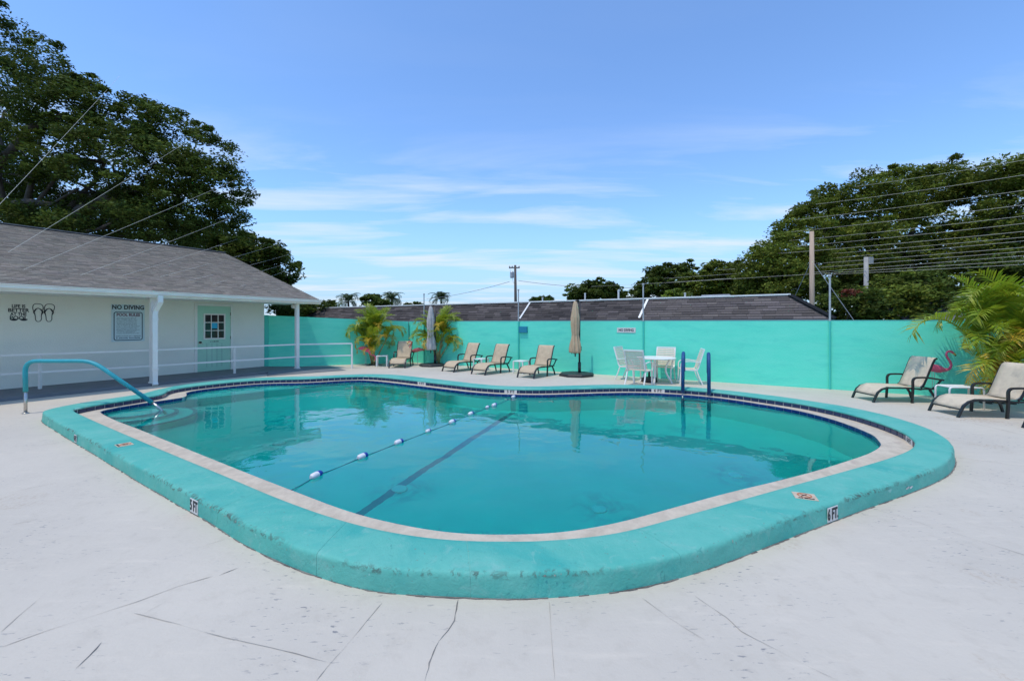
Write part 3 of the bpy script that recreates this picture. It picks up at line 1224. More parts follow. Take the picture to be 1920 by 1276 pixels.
# depth markers on the outer face and in the tile band
def plate(p, nn, z, w, h, s, size, label, xs=0.62, bold=0.003, flat=False, inward=False):
    n3 = Vector((nn.x, nn.y, 0))
    if inward:
        n3 = -n3
    x = Vector((-n3.y, n3.x, 0))
    pos = Vector((p.x, p.y, z)) + n3 * 0.003
    mk = MB().box(-w / 2, w / 2, -h / 2, h / 2, -0.004, 0.002, 0.0015).build('depth_marker', M['plate'], gutter if inward else coping)
    mk.matrix_local = frame(pos, x, Vector((0, 0, 1)), n3)
    tag(mk, label)
    lettering(s, size, M['ink'], mk, Matrix.Translation((0, 0, 0.0035)), bold, xs)
    if not inward:
        MB().box(-0.0012 - w * 0.06, 0.0012 - w * 0.06, -h / 2 + 0.004, h / 2 - 0.004, 0.002, 0.0028).build('plate_seam', M['crack2'], mk)


for px, s, lb in (((-5.989, 5.815), '4 FT', 'small white 4 FT depth marker'), ((-2.710, 3.687), '5 FT', 'white 5 FT depth marker'),
                  ((2.629, 3.529), '6 FT.', 'white 6 FT depth marker')):
    p, nn, i = nearest(OUT, ON, px)
    plate(p, nn, 0.068, 0.150 if s[0] != '4' else 0.12, 0.118 if s[0] != '4' else 0.1, s, 0.125 if s[0] != '4' else 0.105, lb)
for px, s, lb in (((-2.290, 11.171), '4 FT', '4 FT marker tile in the far band'), ((-0.036, 9.612), '5 FT', '5 FT marker tile in the far band'),
                  ((3.408, 9.841), '6 FT', '6 FT marker tile in the far band'), ((5.264, 5.714), '6 FT', '6 FT marker tile at the right end of the band')):
    p, nn, i = nearest(INN, INNN, px)
    plate(p, nn, 0.081, 0.29, 0.075, s, 0.085, lb, 1.15, 0.002, inward=True)


def warning_tile(px, rot, label, wide):
    mk = MB().box(-0.085 * wide, 0.085 * wide, -0.075, 0.075, -0.003, 0.002, 0.0015).build('warning_plate', M['plate_old'], coping)
    mk.matrix_local = Matrix.Translation((px[0], px[1], 0.155)) @ Matrix.Rotation(rot, 4, 'Z')
    tag(mk, label)
    rg = MB()
    k = 28
    vs = []
    for r in (0.055, 0.044):
        vs += [(r * math.cos(2 * math.pi * i / k), r * math.sin(2 * math.pi * i / k) + 0.012, 0.0035) for i in range(k)]
    rg.add(vs, [(i, (i + 1) % k, (i + 1) % k + k, i + k) for i in range(k)])
    rg.add([(-0.042, 0.045, 0.0045), (-0.034, 0.053, 0.0045), (0.042, -0.021, 0.0045), (0.034, -0.029, 0.0045)], [(0, 3, 2, 1)])
    rg.build('prohibition_ring', M['inkred'], mk)
    dv = MB()
    dv.tube([(-0.022, -0.008, 0.0035), (-0.002, 0.014, 0.0035), (0.018, 0.030, 0.0035)], 0.004, 6)
    dv.tube([(-0.022, -0.008, 0.0035), (-0.03, -0.02, 0.0035)], 0.003, 6)
    dv.build('diver_pictogram', M['ink'], mk)
    lettering('NO DIVING', 0.022, M['ink'], mk, Matrix.Translation((0, -0.059, 0.0035)), 0.001, 1.0)


warning_tile((2.529, 3.685), R(-22), 'square NO DIVING plate on the coping top', 1.0)
warning_tile((-4.767, 5.246), R(-36), 'worn NO DIVING plate on the coping top', 1.0)
p, nn, i = nearest(OUT, ON, (3.891, 4.112))
mb = MB()
t = Vector((-nn.y, nn.x))
for k in range(7):
    q = p + t * random.uniform(-0.06, 0.06) + nn * 0.002
    z = random.uniform(0.05, 0.075)
    vs = [(q.x + t.x * 0.03 * math.cos(a), q.y + t.y * 0.03 * math.cos(a), z + 0.010 * math.sin(a) * random.uniform(0.4, 1)) for a in [j * math.pi / 3 for j in range(6)]]
    mb.add(vs, [tuple(range(6))])
tag(mb.build('marker_residue', M['plate'], coping), 'scraped off remains of a depth marker', kind='stuff')

# ---------------------------------------------------------------- porch slab and ramp
def hp(t, d, z=0.0):
    return (0.5 * t + 0.866 * d, 0.866 * t - 0.5 * d, z)


pf = MB()
pf.prism([hp(t, d)[:2] for t, d in ((-7, -15.62), (-7, -13.72), (8.0, -13.72), (8.9, -13.85), (8.9, -15.62))], -0.02, 0.07)
porch = pf.build('porch_floor', M['porch'])
tag(porch, kind='structure')
rp = MB()
rp.add([(*hp(8.901, -13.86)[:2], 0.07), (-5.75, 14.82, 0.006), (-6.85, 16.1, 0.006), (*hp(8.901, -15.6)[:2], 0.07), (*hp(8.0, -13.721)[:2], 0.068), (*hp(7.6, -13.1)[:2], 0.006)],
       [(0, 1, 2, 3), (4, 5, 1, 0)])
ramp = rp.build('porch_ramp', M['porch'])
tag(ramp, kind='structure')


# ================================================================ POOL HOUSE
def sheet(bm_pts, name, mat, parent=None):
    mb = MB()
    mb.add(bm_pts, [tuple(range(len(bm_pts)))])
    return mb.build(name, mat, parent)


HR = R(60)                      # the house front runs along its local x, +y goes into the house
house = thing('pool_house', hp(2, -15.58), HR, 'long pale pool house with grey shingle roof and white gutter beside the pool', 'house')
mb = MB()
mb.box(-9, 6.94, 0, 9.0, -0.02, 2.36)
mb.add([(6.94, 0, 2.36), (6.94, 9.0, 2.36), (6.94, 4.52, 4.55)], [(0, 1, 2)])
mb.build('wall', M['housewall'], house)
EZ, RZ, EY, RY = 2.47, 4.69, -1.98, 4.52
XL, XR = -9.3, 7.8
SL = math.hypot(RY - EY, RZ - EZ)
sy, sz = (RY - EY) / SL, (RZ - EZ) / SL
roof = MB()
roof.add([(XL, EY, EZ - 0.02), (XR, EY, EZ - 0.02), (XR, RY, RZ - 0.02), (XL, RY, RZ - 0.02), (XR, 2 * RY - EY, EZ - 0.02), (XL, 2 * RY - EY, EZ - 0.02),
          (XL, EY, EZ - 0.12), (XR, EY, EZ - 0.12), (XR, RY, RZ - 0.12), (XL, RY, RZ - 0.12), (XR, 2 * RY - EY, EZ - 0.12), (XL, 2 * RY - EY, EZ - 0.12)],
         [(0, 1, 2, 3), (3, 2, 4, 5), (6, 9, 8, 7), (9, 11, 10, 8), (1, 7, 8, 2), (2, 8, 10, 4), (0, 3, 9, 6), (3, 5, 11, 9), (0, 6, 7, 1), (5, 4, 10, 11)])
roof_o = roof.build('roof', M['soffit'], house)
sh = MB()
EXP, WID = 0.115, 0.24
rows = int(SL / EXP)
for r in range(rows + 1):
    d0, d1 = r * EXP - 0.02, min(r * EXP + EXP * 1.15, SL)
    x = XL - (r % 2) * WID / 2 + random.uniform(-0.05, 0.05)
    while x < XR:
        w = WID * random.choice((0.5, 0.75, 1.0, 1.0, 1.3))
        x0, x1 = max(x, XL), min(x + w - 0.004, XR + 0.02)
        x += w
        if x1 - x0 < 0.02:
            continue
        th = 0.016 + random.uniform(0, 0.006)
        g = random.uniform(0.78, 1.2) * (1.15 if random.random() < 0.12 else 1)
        sh.tone = (g * random.uniform(0.97, 1.05), g, g * random.uniform(0.96, 1.04))

        def q(xx, d, lift):
            return (xx, EY + sy * d - sz * lift, EZ - 0.02 + sz * d + sy * lift)
        sh.add([q(x0, d0, th), q(x1, d0, th), q(x1, d1, 0.003), q(x0, d1, 0.003), q(x0, d0, 0.0), q(x1, d0, 0.0)],
               [(0, 1, 2, 3), (4, 5, 1, 0), (4, 0, 3), (5, 2, 1)])
sh.tone = None
tag(sh.build('roof_shingle', M['shingle'], roof_o), kind='stuff')
rc = MB()
rc.tube([(XL, RY, RZ + 0.005), (XR, RY, RZ + 0.005)], 0.0, flat=(0.24, 0.03))
rc.build('ridge_cap', pmat('ridge_cap_shingle', (0.24, 0.23, 0.22), (0.17, 0.16, 0.16), 9, 0.9), roof_o)
mb = MB()
mb.box(XL, XR - 0.06, EY + 0.02, 0.0, 2.335, 2.35)
mb.build('soffit', M['white2'], house)
mb = MB()
mb.box(XL, XR, EY - 0.015, EY + 0.02, 2.31, 2.44, 0.004)
mb.build('fascia', M['white2'], house)
mb = MB()
prof = [(-0.017, 2.345), (-0.06, 2.345), (-0.105, 2.385), (-0.11, 2.43), (-0.135, 2.455), (-0.135, 2.465), (-0.115, 2.465), (-0.017, 2.462)]
vs = [(XL, EY + a, z) for a, z in prof] + [(XR - 0.02, EY + a, z) for a, z in prof]
k = len(prof)
mb.add(vs, [(i, i + k, (i + 1) % k + k, (i + 1) % k) for i in range(k)] + [tuple(range(k)), tuple(reversed(range(k, 2 * k)))])
mb.build('gutter', M['white2'], house)
mb = MB()
for s in (1, -1):
    y0, y1 = (EY, RY) if s == 1 else (2 * RY - EY, RY)
    mb.add([(XR - 0.01, y0, EZ - 0.16), (XR + 0.025, y0, EZ - 0.16), (XR + 0.025, y1, RZ - 0.16), (XR - 0.01, y1, RZ - 0.16),
            (XR - 0.01, y0, EZ - 0.025), (XR + 0.025, y0, EZ - 0.025), (XR + 0.025, y1, RZ - 0.025), (XR - 0.01, y1, RZ - 0.025)],
           [(0, 3, 2, 1), (4, 5, 6, 7), (0, 1, 5, 4), (1, 2, 6, 5), (2, 3, 7, 6), (3, 0, 4, 7)])
mb.build('rake_board', M['white2'], house)


def to_house(p):
    d = Vector((p[0], p[1], 0)) - Vector(house.location)
    c, s = math.cos(-HR), math.sin(-HR)
    return (d.x * c - d.y * s, d.x * s + d.y * c)


pa = to_house((-9.383, 11.186))
pb = to_house((-7.471, 14.831))
for (px, py), w in ((pb, 0.055), ((pa[0] + 0.01, pa[1] + 0.09), 0.06)):
    mb = MB()
    mb.box(px - w, px + w, py - w, py + w, 0.0, 2.335, 0.006)
    mb.box(px - w - 0.02, px + w + 0.02, py - w - 0.02, py + w + 0.02, 0.0, 0.10, 0.004)
    mb.build('porch_post', M['white2'], house)
mb = MB()
mb.tube([(pa[0] + 0.06, EY - 0.06, 2.36), (pa[0] + 0.06, EY - 0.07, 2.20), (pa[0] + 0.02, pa[1] - 0.03, 1.98), (pa[0], pa[1] - 0.03, 1.88), (pa[0], pa[1] - 0.03, 0.10), (pa[0], pa[1] - 0.08, 0.02)],
        0.05, flat=(0.11, 0.09, (0, -1, 0)))
mb.build('downspout', M['white2'], house)
for z in (0.42, 1.72):
    mb = MB()
    mb.box(pa[0] - 0.075, pa[0] + 0.075, pa[1] - 0.085, pa[1] - 0.074, z, z + 0.04)
    mb.build('downspout_strap', M['white'], house)
# floodlight under the far roof corner
mb = MB()
mb.lathe([(0.0, -0.12), (0.06, -0.11), (0.085, -0.05), (0.08, 0.0), (0.03, 0.02), (0.03, 0.06)], 14, (7.3, -1.2, 2.28))
mb.build('porch_light', M['white'], house, True)
# door
D0, D1, DZ0, DZ1 = 4.80, 5.79, 0.075, 2.20
mb = MB()
mb.box(D0, D1, -0.012, 0.03, DZ0, DZ1, 0.003)
door = mb.build('door', M['door'], house)
fr = MB()
fr.box(D0 - 0.08, D0 - 0.004, -0.035, 0.02, 0.07, DZ1 + 0.075, 0.004)
fr.box(D1 + 0.004, D1 + 0.08, -0.035, 0.02, 0.07, DZ1 + 0.075, 0.004)
fr.box(D0 - 0.004, D1 + 0.004, -0.034, 0.02, DZ1 + 0.004, DZ1 + 0.074, 0.004)
fr.build('door_frame', M['white2'], door)
wx0, wx1, wz0, wz1 = D0 + 0.19, D1 - 0.19, 1.13, 1.93
cw, chh = (wx1 - wx0) / 3, (wz1 - wz0) / 3
for i in range(3):
    for j in range(3):
        MB().box(wx0 + i * cw + 0.012, wx0 + (i + 1) * cw - 0.012, -0.022, -0.0125, wz0 + j * chh + 0.012, wz0 + (j + 1) * chh - 0.012).build('pane', M['glass'], door)
mt = MB()
for i in range(4):
    e = 0.022 if i in (0, 3) else 0.0119
    mt.box(wx0 + i * cw - e, wx0 + i * cw + e, -0.034, -0.0121, wz0 - 0.022, wz1 + 0.022)
for j in range(4):
    e = 0.022 if j in (0, 3) else 0.0119
    mt.box(wx0 + 0.02, wx1 - 0.02, -0.032, -0.0122, wz0 + j * chh - e, wz0 + j * chh + e)
mt.build('muntin', M['white'], door)
gr = MB()
for i in range(1, 5):
    x = D0 + 0.12 + (D1 - D0 - 0.24) * i / 5
    gr.box(x - 0.005, x + 0.005, -0.014, -0.0115, 0.2, 0.98)
gr.build('door_groove', M['groove'], door)
kn = MB()
kn.lathe([(0.03, 0), (0.03, 0.008), (0.012, 0.012), (0.012, 0.035), (0.032, 0.045), (0.032, 0.06), (0.0, 0.07)], 14)
ko = kn.build('door_knob', M['brass'], door, True)
ko.matrix_local = frame((D0 + 0.07, -0.012, 1.02), (1, 0, 0), (0, 0, 1), (0, -1, 0))
MB().box(D0 + 0.03, D0 + 0.15, -0.02, -0.0122, 0.975, 0.995).build('latch_plate', M['steel'], door)
for z in (0.35, 1.15, 1.95):
    MB().box(D1 - 0.01, D1 + 0.012, -0.02, -0.0125, z - 0.05, z + 0.05).build('hinge', M['brass'], door)
UPX = ((1, 0, 0), (0, 0, 1), (0, -1, 0))


def strokes(x0, x1, z, h, rag=0.5, y=-0.0305):
    """Small print too fine to read: a broken row of short upright marks."""
    mb = MB()
    x = x0
    while x < x1:
        w = random.uniform(0.3, 0.8) * h
        hh = h * random.uniform(0.6, 1.0)
        mb.box(x, min(x + w, x1), y, y + 0.001, z, z + hh)
        x += w + h * (0.25 if random.random() < 0.8 else 0.8)
    return mb


# notices on the wall and door
n1 = thing('notice', (0, 0, 0), HR, 'square cyan notice taped inside the middle pane of the door', 'notice')
n1.location = house.location
MB().box(wx0 + cw + 0.018, wx0 + 2 * cw - 0.018, -0.0265, -0.0225, wz0 + chh + 0.07, wz1 - chh - 0.015).build('sheet', M['cyan'], n1)
n2 = thing('door_plate', tuple(house.location), HR, 'narrow dark lettered strip on the mint door below its panes', 'sign')
strokes(D0 + 0.37, D0 + 0.62, 1.02, 0.035, y=-0.0135).build('lettering', M['ink'], n2)

sg = thing('pool_rules_sign', tuple(house.location), HR, 'framed POOL RULES board under bold NO DIVING letters on the pool house wall', 'sign')
sx, szc = 3.07, 1.64
MB().box(2.70, 3.44, -0.018, -0.002, 1.12, 2.17, 0.004).build('board', M['signface'], sg)
lettering('NO DIVING', 0.165, M['ink'], sg, frame((sx, -0.0195, 2.085), *UPX), 0.006, 0.80, spacing=1.05)
bd = MB()
bx0, bx1, bz0, bz1, bw = 2.745, 3.395, 1.15, 1.96, 0.022


def rrect(x0, x1, z0, z1, r):
    pts = []
    for cx, cz, a0 in ((x1 - r, z1 - r, 0), (x0 + r, z1 - r, 90), (x0 + r, z0 + r, 180), (x1 - r, z0 + r, 270)):
        for i in range(6):
            a = R(a0 + i * 18)
            pts.append((cx + r * math.cos(a), cz + r * math.sin(a)))
    return pts


ro, ri = rrect(bx0, bx1, bz0, bz1, 0.06), rrect(bx0 + bw, bx1 - bw, bz0 + bw, bz1 - bw, 0.042)
k = len(ro)
bd.add([(x, -0.0205, z) for x, z in ro] + [(x, -0.0205, z) for x, z in ri], [(i, i + k, (i + 1) % k + k, (i + 1) % k) for i in range(k)])
bd.build('border', M['ink2'], sg)
lettering('POOL RULES', 0.115, M['maroon'], sg, frame((sx, -0.0195, 1.875), *UPX), 0.004, 0.80)
mb = MB()
for i in range(14):
    z = 1.785 - i * 0.034
    a = random.uniform(0.0, 0.06)
    b = random.uniform(0.0, 0.16) if i > 1 else 0.1
    s = strokes(bx0 + 0.06 + a * 0.3, bx1 - 0.05 - b, z, 0.018, y=-0.0195)
    mb.add(s.v, s.f)
tag(mb.build('small_print', M['inkgrey'], sg), kind='stuff')
mb = MB()
for z, h, a in ((1.265, 0.022, 0.05), (1.205, 0.035, 0.06)):
    s = strokes(bx0 + a, bx1 - a, z, h, y=-0.0195)
    mb.add(s.v, s.f)
tag(mb.build('bottom_line', M['ink2'], sg), kind='stuff')

# wall decals
dc = thing('lettering_decal', tuple(house.location), HR, 'black LIFE IS BETTER AT THE POOL lettering decal on the pale wall', 'decal')
for s, size, z, xs in (('LIFE IS', 0.112, 2.05, 0.74), ('BETTER', 0.118, 1.952, 0.86), ('AT THE', 0.105, 1.858, 0.74), ('POOL', 0.125, 1.765, 0.88)):
    lettering(s, size, M['ink'], dc, frame((0.985, -0.0025, z), *UPX), 0.0035, xs)
gl = MB()
for cx in (-0.075, 0.085):
    k = 16
    gl.add([(0.985 + cx + 0.062 * math.cos(2 * math.pi * i / k), -0.0035, 1.735 + 0.036 * math.sin(2 * math.pi * i / k) * (1 if math.sin(2 * math.pi * i / k) < 0 else 0.5)) for i in range(k)], [tuple(reversed(range(k)))])
gl.box(0.96, 1.02, -0.004, -0.0022, 1.742, 1.754)
gl.build('sunglasses', M['ink'], dc)
fd = thing('sandal_decal', tuple(house.location), HR, 'black outline decal of a pair of flip flops beside the wall lettering', 'decal')
for s in (-1, 1):
    cx = 1.405 + s * 0.092
    pts = []
    for x, z in ((0.0, 0.225), (0.055, 0.215), (0.088, 0.17), (0.085, 0.09), (0.060, 0.0), (0.052, -0.09), (0.050, -0.17), (0.02, -0.215), (-0.02, -0.215), (-0.045, -0.17),
                 (-0.050, -0.09), (-0.066, 0.0), (-0.084, 0.09), (-0.078, 0.17), (-0.05, 0.215)):
        pts.append((x * 1.02 + s * (0.03 if z > 0 else 0.0) * z * 2, z))
    lp, _ = catmull(pts, 48)
    mb = MB()
    nn = normals(lp)
    o_, i_ = off(lp, nn, 0.0075), off(lp, nn, -0.0075)
    vs = [(cx + p.x, -0.003, 1.90 + p.y) for p in o_] + [(cx + p.x, -0.003, 1.90 + p.y) for p in i_]
    mb.add(vs, [(i, (i + 1) % 48, (i + 1) % 48 + 48, i + 48) for i in range(48)])
    mb.build('sandal_outline', M['ink'], fd)
    mb = MB()
    for e in (-1, 1):
        mb.tube([(cx + s * 0.006, -0.0042, 2.02), (cx + e * 0.045, -0.0042, 1.985), (cx + e * 0.078, -0.0042, 1.915), (cx + e * 0.055, -0.0042, 1.85)], [0.006, 0.014, 0.016, 0.008], 6)
    mb.build('sandal_strap', M['ink'], fd)

# ================================================================ GARDEN WALLS
UB = -math.atan2(0.514, 0.857)
bw_ = thing('garden_wall', (0, 0, 0), UB, 'long turquoise wall along the back of the pool deck', 'wall')
mb = MB()
mb.box(-12.94, 11.5, 13.16, 13.34, -0.02, 1.700)
mb.build('wall_body', M['turq'], bw_)
mb = MB()
mb.box(-12.93, 11.5, 13.155, 13.345, 1.700, 1.712, 0.003)
mb.build('wall_top_edge', pmat('pale_turquoise_edge', (0.20, 0.70, 0.62), (0.12, 0.6, 0.54), 3, 0.8), bw_)
LA = math.atan2(2.2, 4.7)
lw = thing('garden_wall', (-9.05, 15.66, 0), LA, 'shorter turquoise wall between the pool house end and the far corner', 'wall')
mb = MB()
Lw = math.hypot(4.71, 2.22)
mb.add([(0, 0, -0.02), (Lw, 0, -0.02), (Lw, 0.18, -0.02), (0, 0.18, -0.02), (0, 0, 1.93), (Lw, 0, 1.705), (Lw, 0.18, 1.705), (0, 0.18, 1.93)],
       [(0, 3, 2, 1), (4, 5, 6, 7), (0, 1, 5, 4), (1, 2, 6, 5), (2, 3, 7, 6), (3, 0, 4, 7)])
mb.build('wall_body', M['turq'], lw)
mb = MB()
mb.box(-0.04, 0.10, -0.05, -0.002, -0.02, 1.935, 0.006)
mb.build('end_pier', M['turq2'], lw)

for px, lab in ((795, 'behind the grey parasol'), (972, 'beside the blue painted box'), (1206, 'behind the white dining chairs'), (1556, 'left of the right hand loungers')):
    r_ = (px - 960) / 800.0
    Z_ = 13.11 / (0.514 * r_ + 0.857)
    po = thing('wall_post', (r_ * Z_, Z_, 0), UB, 'thin metal post rising above the turquoise wall ' + lab, 'post', 'posts along the back wall')
    mb = MB()
    mb.tube([(0, 0.0, 1.70), (0, 0.0, 2.83)], 0.021, 8)
    mb.lathe([(0.036, 2.80), (0.036, 2.84), (0.0, 2.85)], 8)
    mb.build('upper_tube', M['galv'], po)
    mb = MB()
    mb.tube([(0, 0.0, 0.0), (0, 0.0, 1.70)], 0.021, 8)
    mb.build('lower_tube', M['turq2'], po)

sg2 = thing('wall_sign', (0, 0, 0), UB, 'small white NO DIVING sign on the turquoise back wall', 'sign')
c = (-3.763, 13.158, 1.42)
MB().box(c[0] - 0.29, c[0] + 0.29, 13.146, 13.157, 1.345, 1.50, 0.004).build('board', M['plate'], sg2)
lettering('NO DIVING', 0.105, M['ink'], sg2, frame((c[0], 13.1445, 1.422), (1, 0, 0), (0, 0, 1), (0, -1, 0)), 0.003, 0.86)
o = MB().box(-7.57, -7.25, 13.09, 13.157, 1.30, 1.52, 0.006).build('meter_box', M['plaque'])
o.rotation_euler = (0, 0, UB)
tag(o, 'small blue painted box on the turquoise wall', 'box')

# ================================================================ NEIGHBOUR ROOFS
nb = thing('neighbour_building', (0, 0, 0), UB, 'low neighbour building with dark shingled mansard roof behind the turquoise wall', 'building')
U0, U1, UT1 = -22.9, 1.55, 0.55
NE_, NT_, ZE, ZT = 14.5, 15.1, 1.76, 2.46
mb = MB()
mb.box(U0 + 0.2, U1 - 0.9, 14.9, 24, -0.03, 1.9)
mb.build('wall', M['soffit'], nb)
mb = MB()
mb.add([(U0, NE_, ZE), (U1, NE_, ZE), (UT1, NT_, ZT), (U0 + 0.3, NT_, ZT), (U0, 25, ZE), (U1, 25, ZE), (UT1, 24.4, ZT), (U0 + 0.3, 24.4, ZT)],
       [(0, 1, 2, 3), (1, 5, 6, 2), (4, 0, 3, 7), (3, 2, 6, 7), (0, 4, 5, 1), (5, 4, 7, 6)])
rf = mb.build('roof', M['slate'], nb)
mb = MB()
mb.box(U0, U1, NE_ - 0.02, NE_ + 0.04, ZE - 0.13, ZE - 0.005)
mb.build('eave_board', M['soffit'], nb)
mb = MB()
mb.box(U0 + 0.28, UT1 + 0.03, NT_ - 0.05, NT_ + 0.08, ZT + 0.003, ZT + 0.055, 0.008)
mb.build('roof_edging', M['white'], nb)
SLn = math.hypot(NT_ - NE_, ZT - ZE)
cy, cz = (NT_ - NE_) / SLn, (ZT - ZE) / SLn


def mans(u, d, lift):
    return (u, NE_ + cy * d - cz * lift, ZE + cz * d + cy * lift)


NROW = 9
ROWH = SLn / NROW
near, far_mb = [], MB()
count = 0
cells = []
for r in range(NROW):
    u = U0 + (r % 3) * 0.13
    while u < U1:
        w = random.choice((0.30, 0.38, 0.46))
        d0, d1 = r * ROWH, min((r + 1.1) * ROWH, SLn)
        umax = U1 - (U1 - UT1) * (d0 / SLn) - 0.02
        u1 = min(u + w - 0.006, umax)
        if u1 - u > 0.05:
            cells.append((u, u1, d0, d1))
        u += w
cells.sort(key=lambda c: -c[0])
for k, (u0, u1, d0, d1) in enumerate(cells):
    th = random.uniform(0.012, 0.024)
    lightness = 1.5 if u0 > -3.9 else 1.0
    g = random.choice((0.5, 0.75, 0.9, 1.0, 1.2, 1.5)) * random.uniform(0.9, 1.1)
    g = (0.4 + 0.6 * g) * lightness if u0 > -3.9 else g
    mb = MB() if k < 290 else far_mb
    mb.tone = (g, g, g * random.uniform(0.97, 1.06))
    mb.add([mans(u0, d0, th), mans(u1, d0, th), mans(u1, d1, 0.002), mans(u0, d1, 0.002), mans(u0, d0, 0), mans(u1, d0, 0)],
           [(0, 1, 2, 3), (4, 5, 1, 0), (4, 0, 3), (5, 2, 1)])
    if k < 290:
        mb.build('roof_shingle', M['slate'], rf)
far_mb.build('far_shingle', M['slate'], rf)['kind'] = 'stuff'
mb = MB()
mb.tube([(U1 + 0.01, NE_ - 0.015, ZE + 0.01), (UT1 + 0.01, NT_ - 0.01, ZT + 0.02)], 0.0, flat=(0.16, 0.035, (0.6, -0.6, 0.5)))
mb.build('hip_cap', M['slate'], nb)
for u in (-8.35, -3.72):
    mb = MB()
    a, b = Vector(mans(u + 0.16, SLn, 0.03)), Vector(mans(u, 0.05, 0.03))
    mb.tube([a, b], 0.0, flat=(0.07, 0.02, (0, -cz, cy)))
    mb.build('roof_flashing', M['white'], nb)
for u, y, h, r in ((-4.75, 15.6, 0.36, 0.035), (-6.1, 15.7, 0.30, 0.03), (-8.0, 15.8, 0.2, 0.03), (-2.5, 16, 0.2, 0.03)):
    mb = MB()
    mb.lathe([(r, ZT), (r, ZT + h), (r * 1.3, ZT + h + 0.01), (r * 1.3, ZT + h + 0.04), (0, ZT + h + 0.05)], 8, (u, y, 0))
    mb.build('vent_pipe', M['white'], nb)
mb = MB()
mb.box(-2.0, -1.1, 16.2, 17.0, ZT + 0.01, ZT + 0.16, 0.02)
mb.box(-0.95, -0.3, 16.2, 17.0, ZT + 0.01, ZT + 0.12, 0.02)
mb.build('roof_hatch', M['galv'], nb)

sd = thing('shed', (17.800, 16.000, 1.750), R(-24), 'small shed with grey ribbed metal roof behind the right hand palm', 'shed')
sd.location.z = 0
mb = MB()
mb.box(-2.2, 3.0, 0, 3.0, -0.03, 1.75)
mb.build('wall', M['soffit'], sd)
mb = MB()
k = 26
vs = []
for i in range(k * 4 + 1):
    x = -2.5 + 6.0 * i / (k * 4)
    e = 0.03 if i % 4 in (1, 2) else 0.0
    vs += [(x, -0.3, 1.74 + e), (x, 3.2, 2.75 + e)]
mb.add(vs, [(2 * i, 2 * i + 2, 2 * i + 3, 2 * i + 1) for i in range(k * 4)])
mb.build('roof', M['metalroof'], sd)
mb = MB()
mb.tube([(-2.5, 3.2, 2.78), (3.5, 3.2, 2.78)], 0, flat=(0.1, 0.06))
mb.build('ridge_trim', M['white'], sd)

# ================================================================ RAILING
rl = thing('porch_railing', (0, 0, 0), 0, 'white two rail pipe railing along the porch and ramp', 'railing')
rp_ = [(-12.021, 9.429, 0.000), (-11.320, 10.233, 0.000), (-9.929, 11.681, 0.000), (-8.667, 13.333, 0.000), (-7.471, 14.831, 0.000), (-5.824, 15.529, 0.000)]
RP = [Vector(p) for p in rp_]
for i, p in enumerate(RP):
    if i in (2, 4):
        continue
    z0 = 0.0
    mb = MB()
    mb.tube([(p.x, p.y, z0), (p.x, p.y, 0.88)], 0.026, 4, flat=(0.05, 0.05))
    mb.build('railing_post', M['white'], rl)
for z in (0.90, 0.47):
    for a, b in zip(RP, RP[1:]):
        d = (b - a).normalized() * 0.001
        mb = MB()
        mb.tube([(a.x + d.x, a.y + d.y, z), (b.x - d.x, b.y - d.y, z)], 0.0, flat=(0.045, 0.045))
        mb.build('rail', M['white'], rl)

# ================================================================ POOL FITTINGS
hr = thing('pool_handrail', (-8.852, 7.765, 0.000), math.atan2(0.24, 2.25), 'teal sleeved handrail arching into the entry steps of the pool', 'handrail')
Lh = math.hypot(2.25, 0.24)


def bend(pts, r=0.12, n=6):
    """Round the corners of a path."""
    P = [Vector(p) for p in pts]
    out = [P[0]]
    for a, b, c in zip(P, P[1:], P[2:]):
        u, v = (a - b), (c - b)
        q = min(r, u.length * 0.48, v.length * 0.48)
        s, e = b + u.normalized() * q, b + v.normalized() * q
        for i in range(n + 1):
            t = i / n
            out.append(s * (1 - t) ** 2 + b * 2 * t * (1 - t) + e * t * t)
    out.append(P[-1])
    return out


mb = MB()
mb.tube(bend([(0, 0, 0.40), (-0.01, 0, 0.955), (1.10, 0, 0.945), (Lh - 0.14, 0, 0.16)], 0.2), 0.036, 12)
mb.build('sleeve', M['teal_pad'], hr, True)
mb = MB()
mb.tube([(0, 0, 0.0), (0, 0, 0.42)], 0.025, 12)
mb.lathe([(0.05, 0.0), (0.05, 0.012), (0.027, 0.025)], 14)
mb.build('post', M['steel'], hr, True)
mb = MB()
mb.tube(bend([(Lh - 0.16, 0, 0.177), (Lh + 0.06, 0, 0.0), (Lh + 0.1, 0, -0.45)], 0.1), 0.023, 12)
mb.build('lower_end', M['steel'], hr, True)

ld = thing('pool_ladder', (0, 0, 0), 0, 'pool ladder with two blue covered grab rails at the far edge', 'ladder')
for px, lb in ((3.93, 'left'), (4.40, 'right')):
    q, nn, i = nearest(INN, INNN, (px, 9.86 if px < 4.2 else 9.5))
    n3 = Vector((0.40, 0.916, 0))
    b0 = Vector((q.x, q.y, 0))

    def L3(s, z):
        v = b0 + n3 * s
        return (v.x, v.y, z)
    cov = MB()
    cov.tube(bend([L3(0.50, 0.50), L3(0.44, 0.97), L3(0.05, 0.92), L3(-0.15, 0.09)], 0.22, 8), 0.038, 12)
    cov.build('rail_cover', M['blue_sleeve'], ld, True)
    st = MB()
    st.tube([L3(0.52, 0.0), L3(0.50, 0.52)], 0.022, 10)
    st.build('deck_leg', M['steel'], ld, True)
    st = MB()
    st.tube([L3(-0.148, 0.12), L3(-0.30, -0.1), L3(-0.31, -1.1)], 0.022, 10)
    st.build('pool_leg', M['steel'], ld, True)
    st = MB()
    st.tube(bend([L3(0.50, 0.42), L3(0.30, 0.36), L3(0.26, 0.16)], 0.1), 0.014, 8)
    st.build('hoop', M['white'], ld, True)
qa, na, _ = nearest(INN, INNN, (3.93, 9.86))
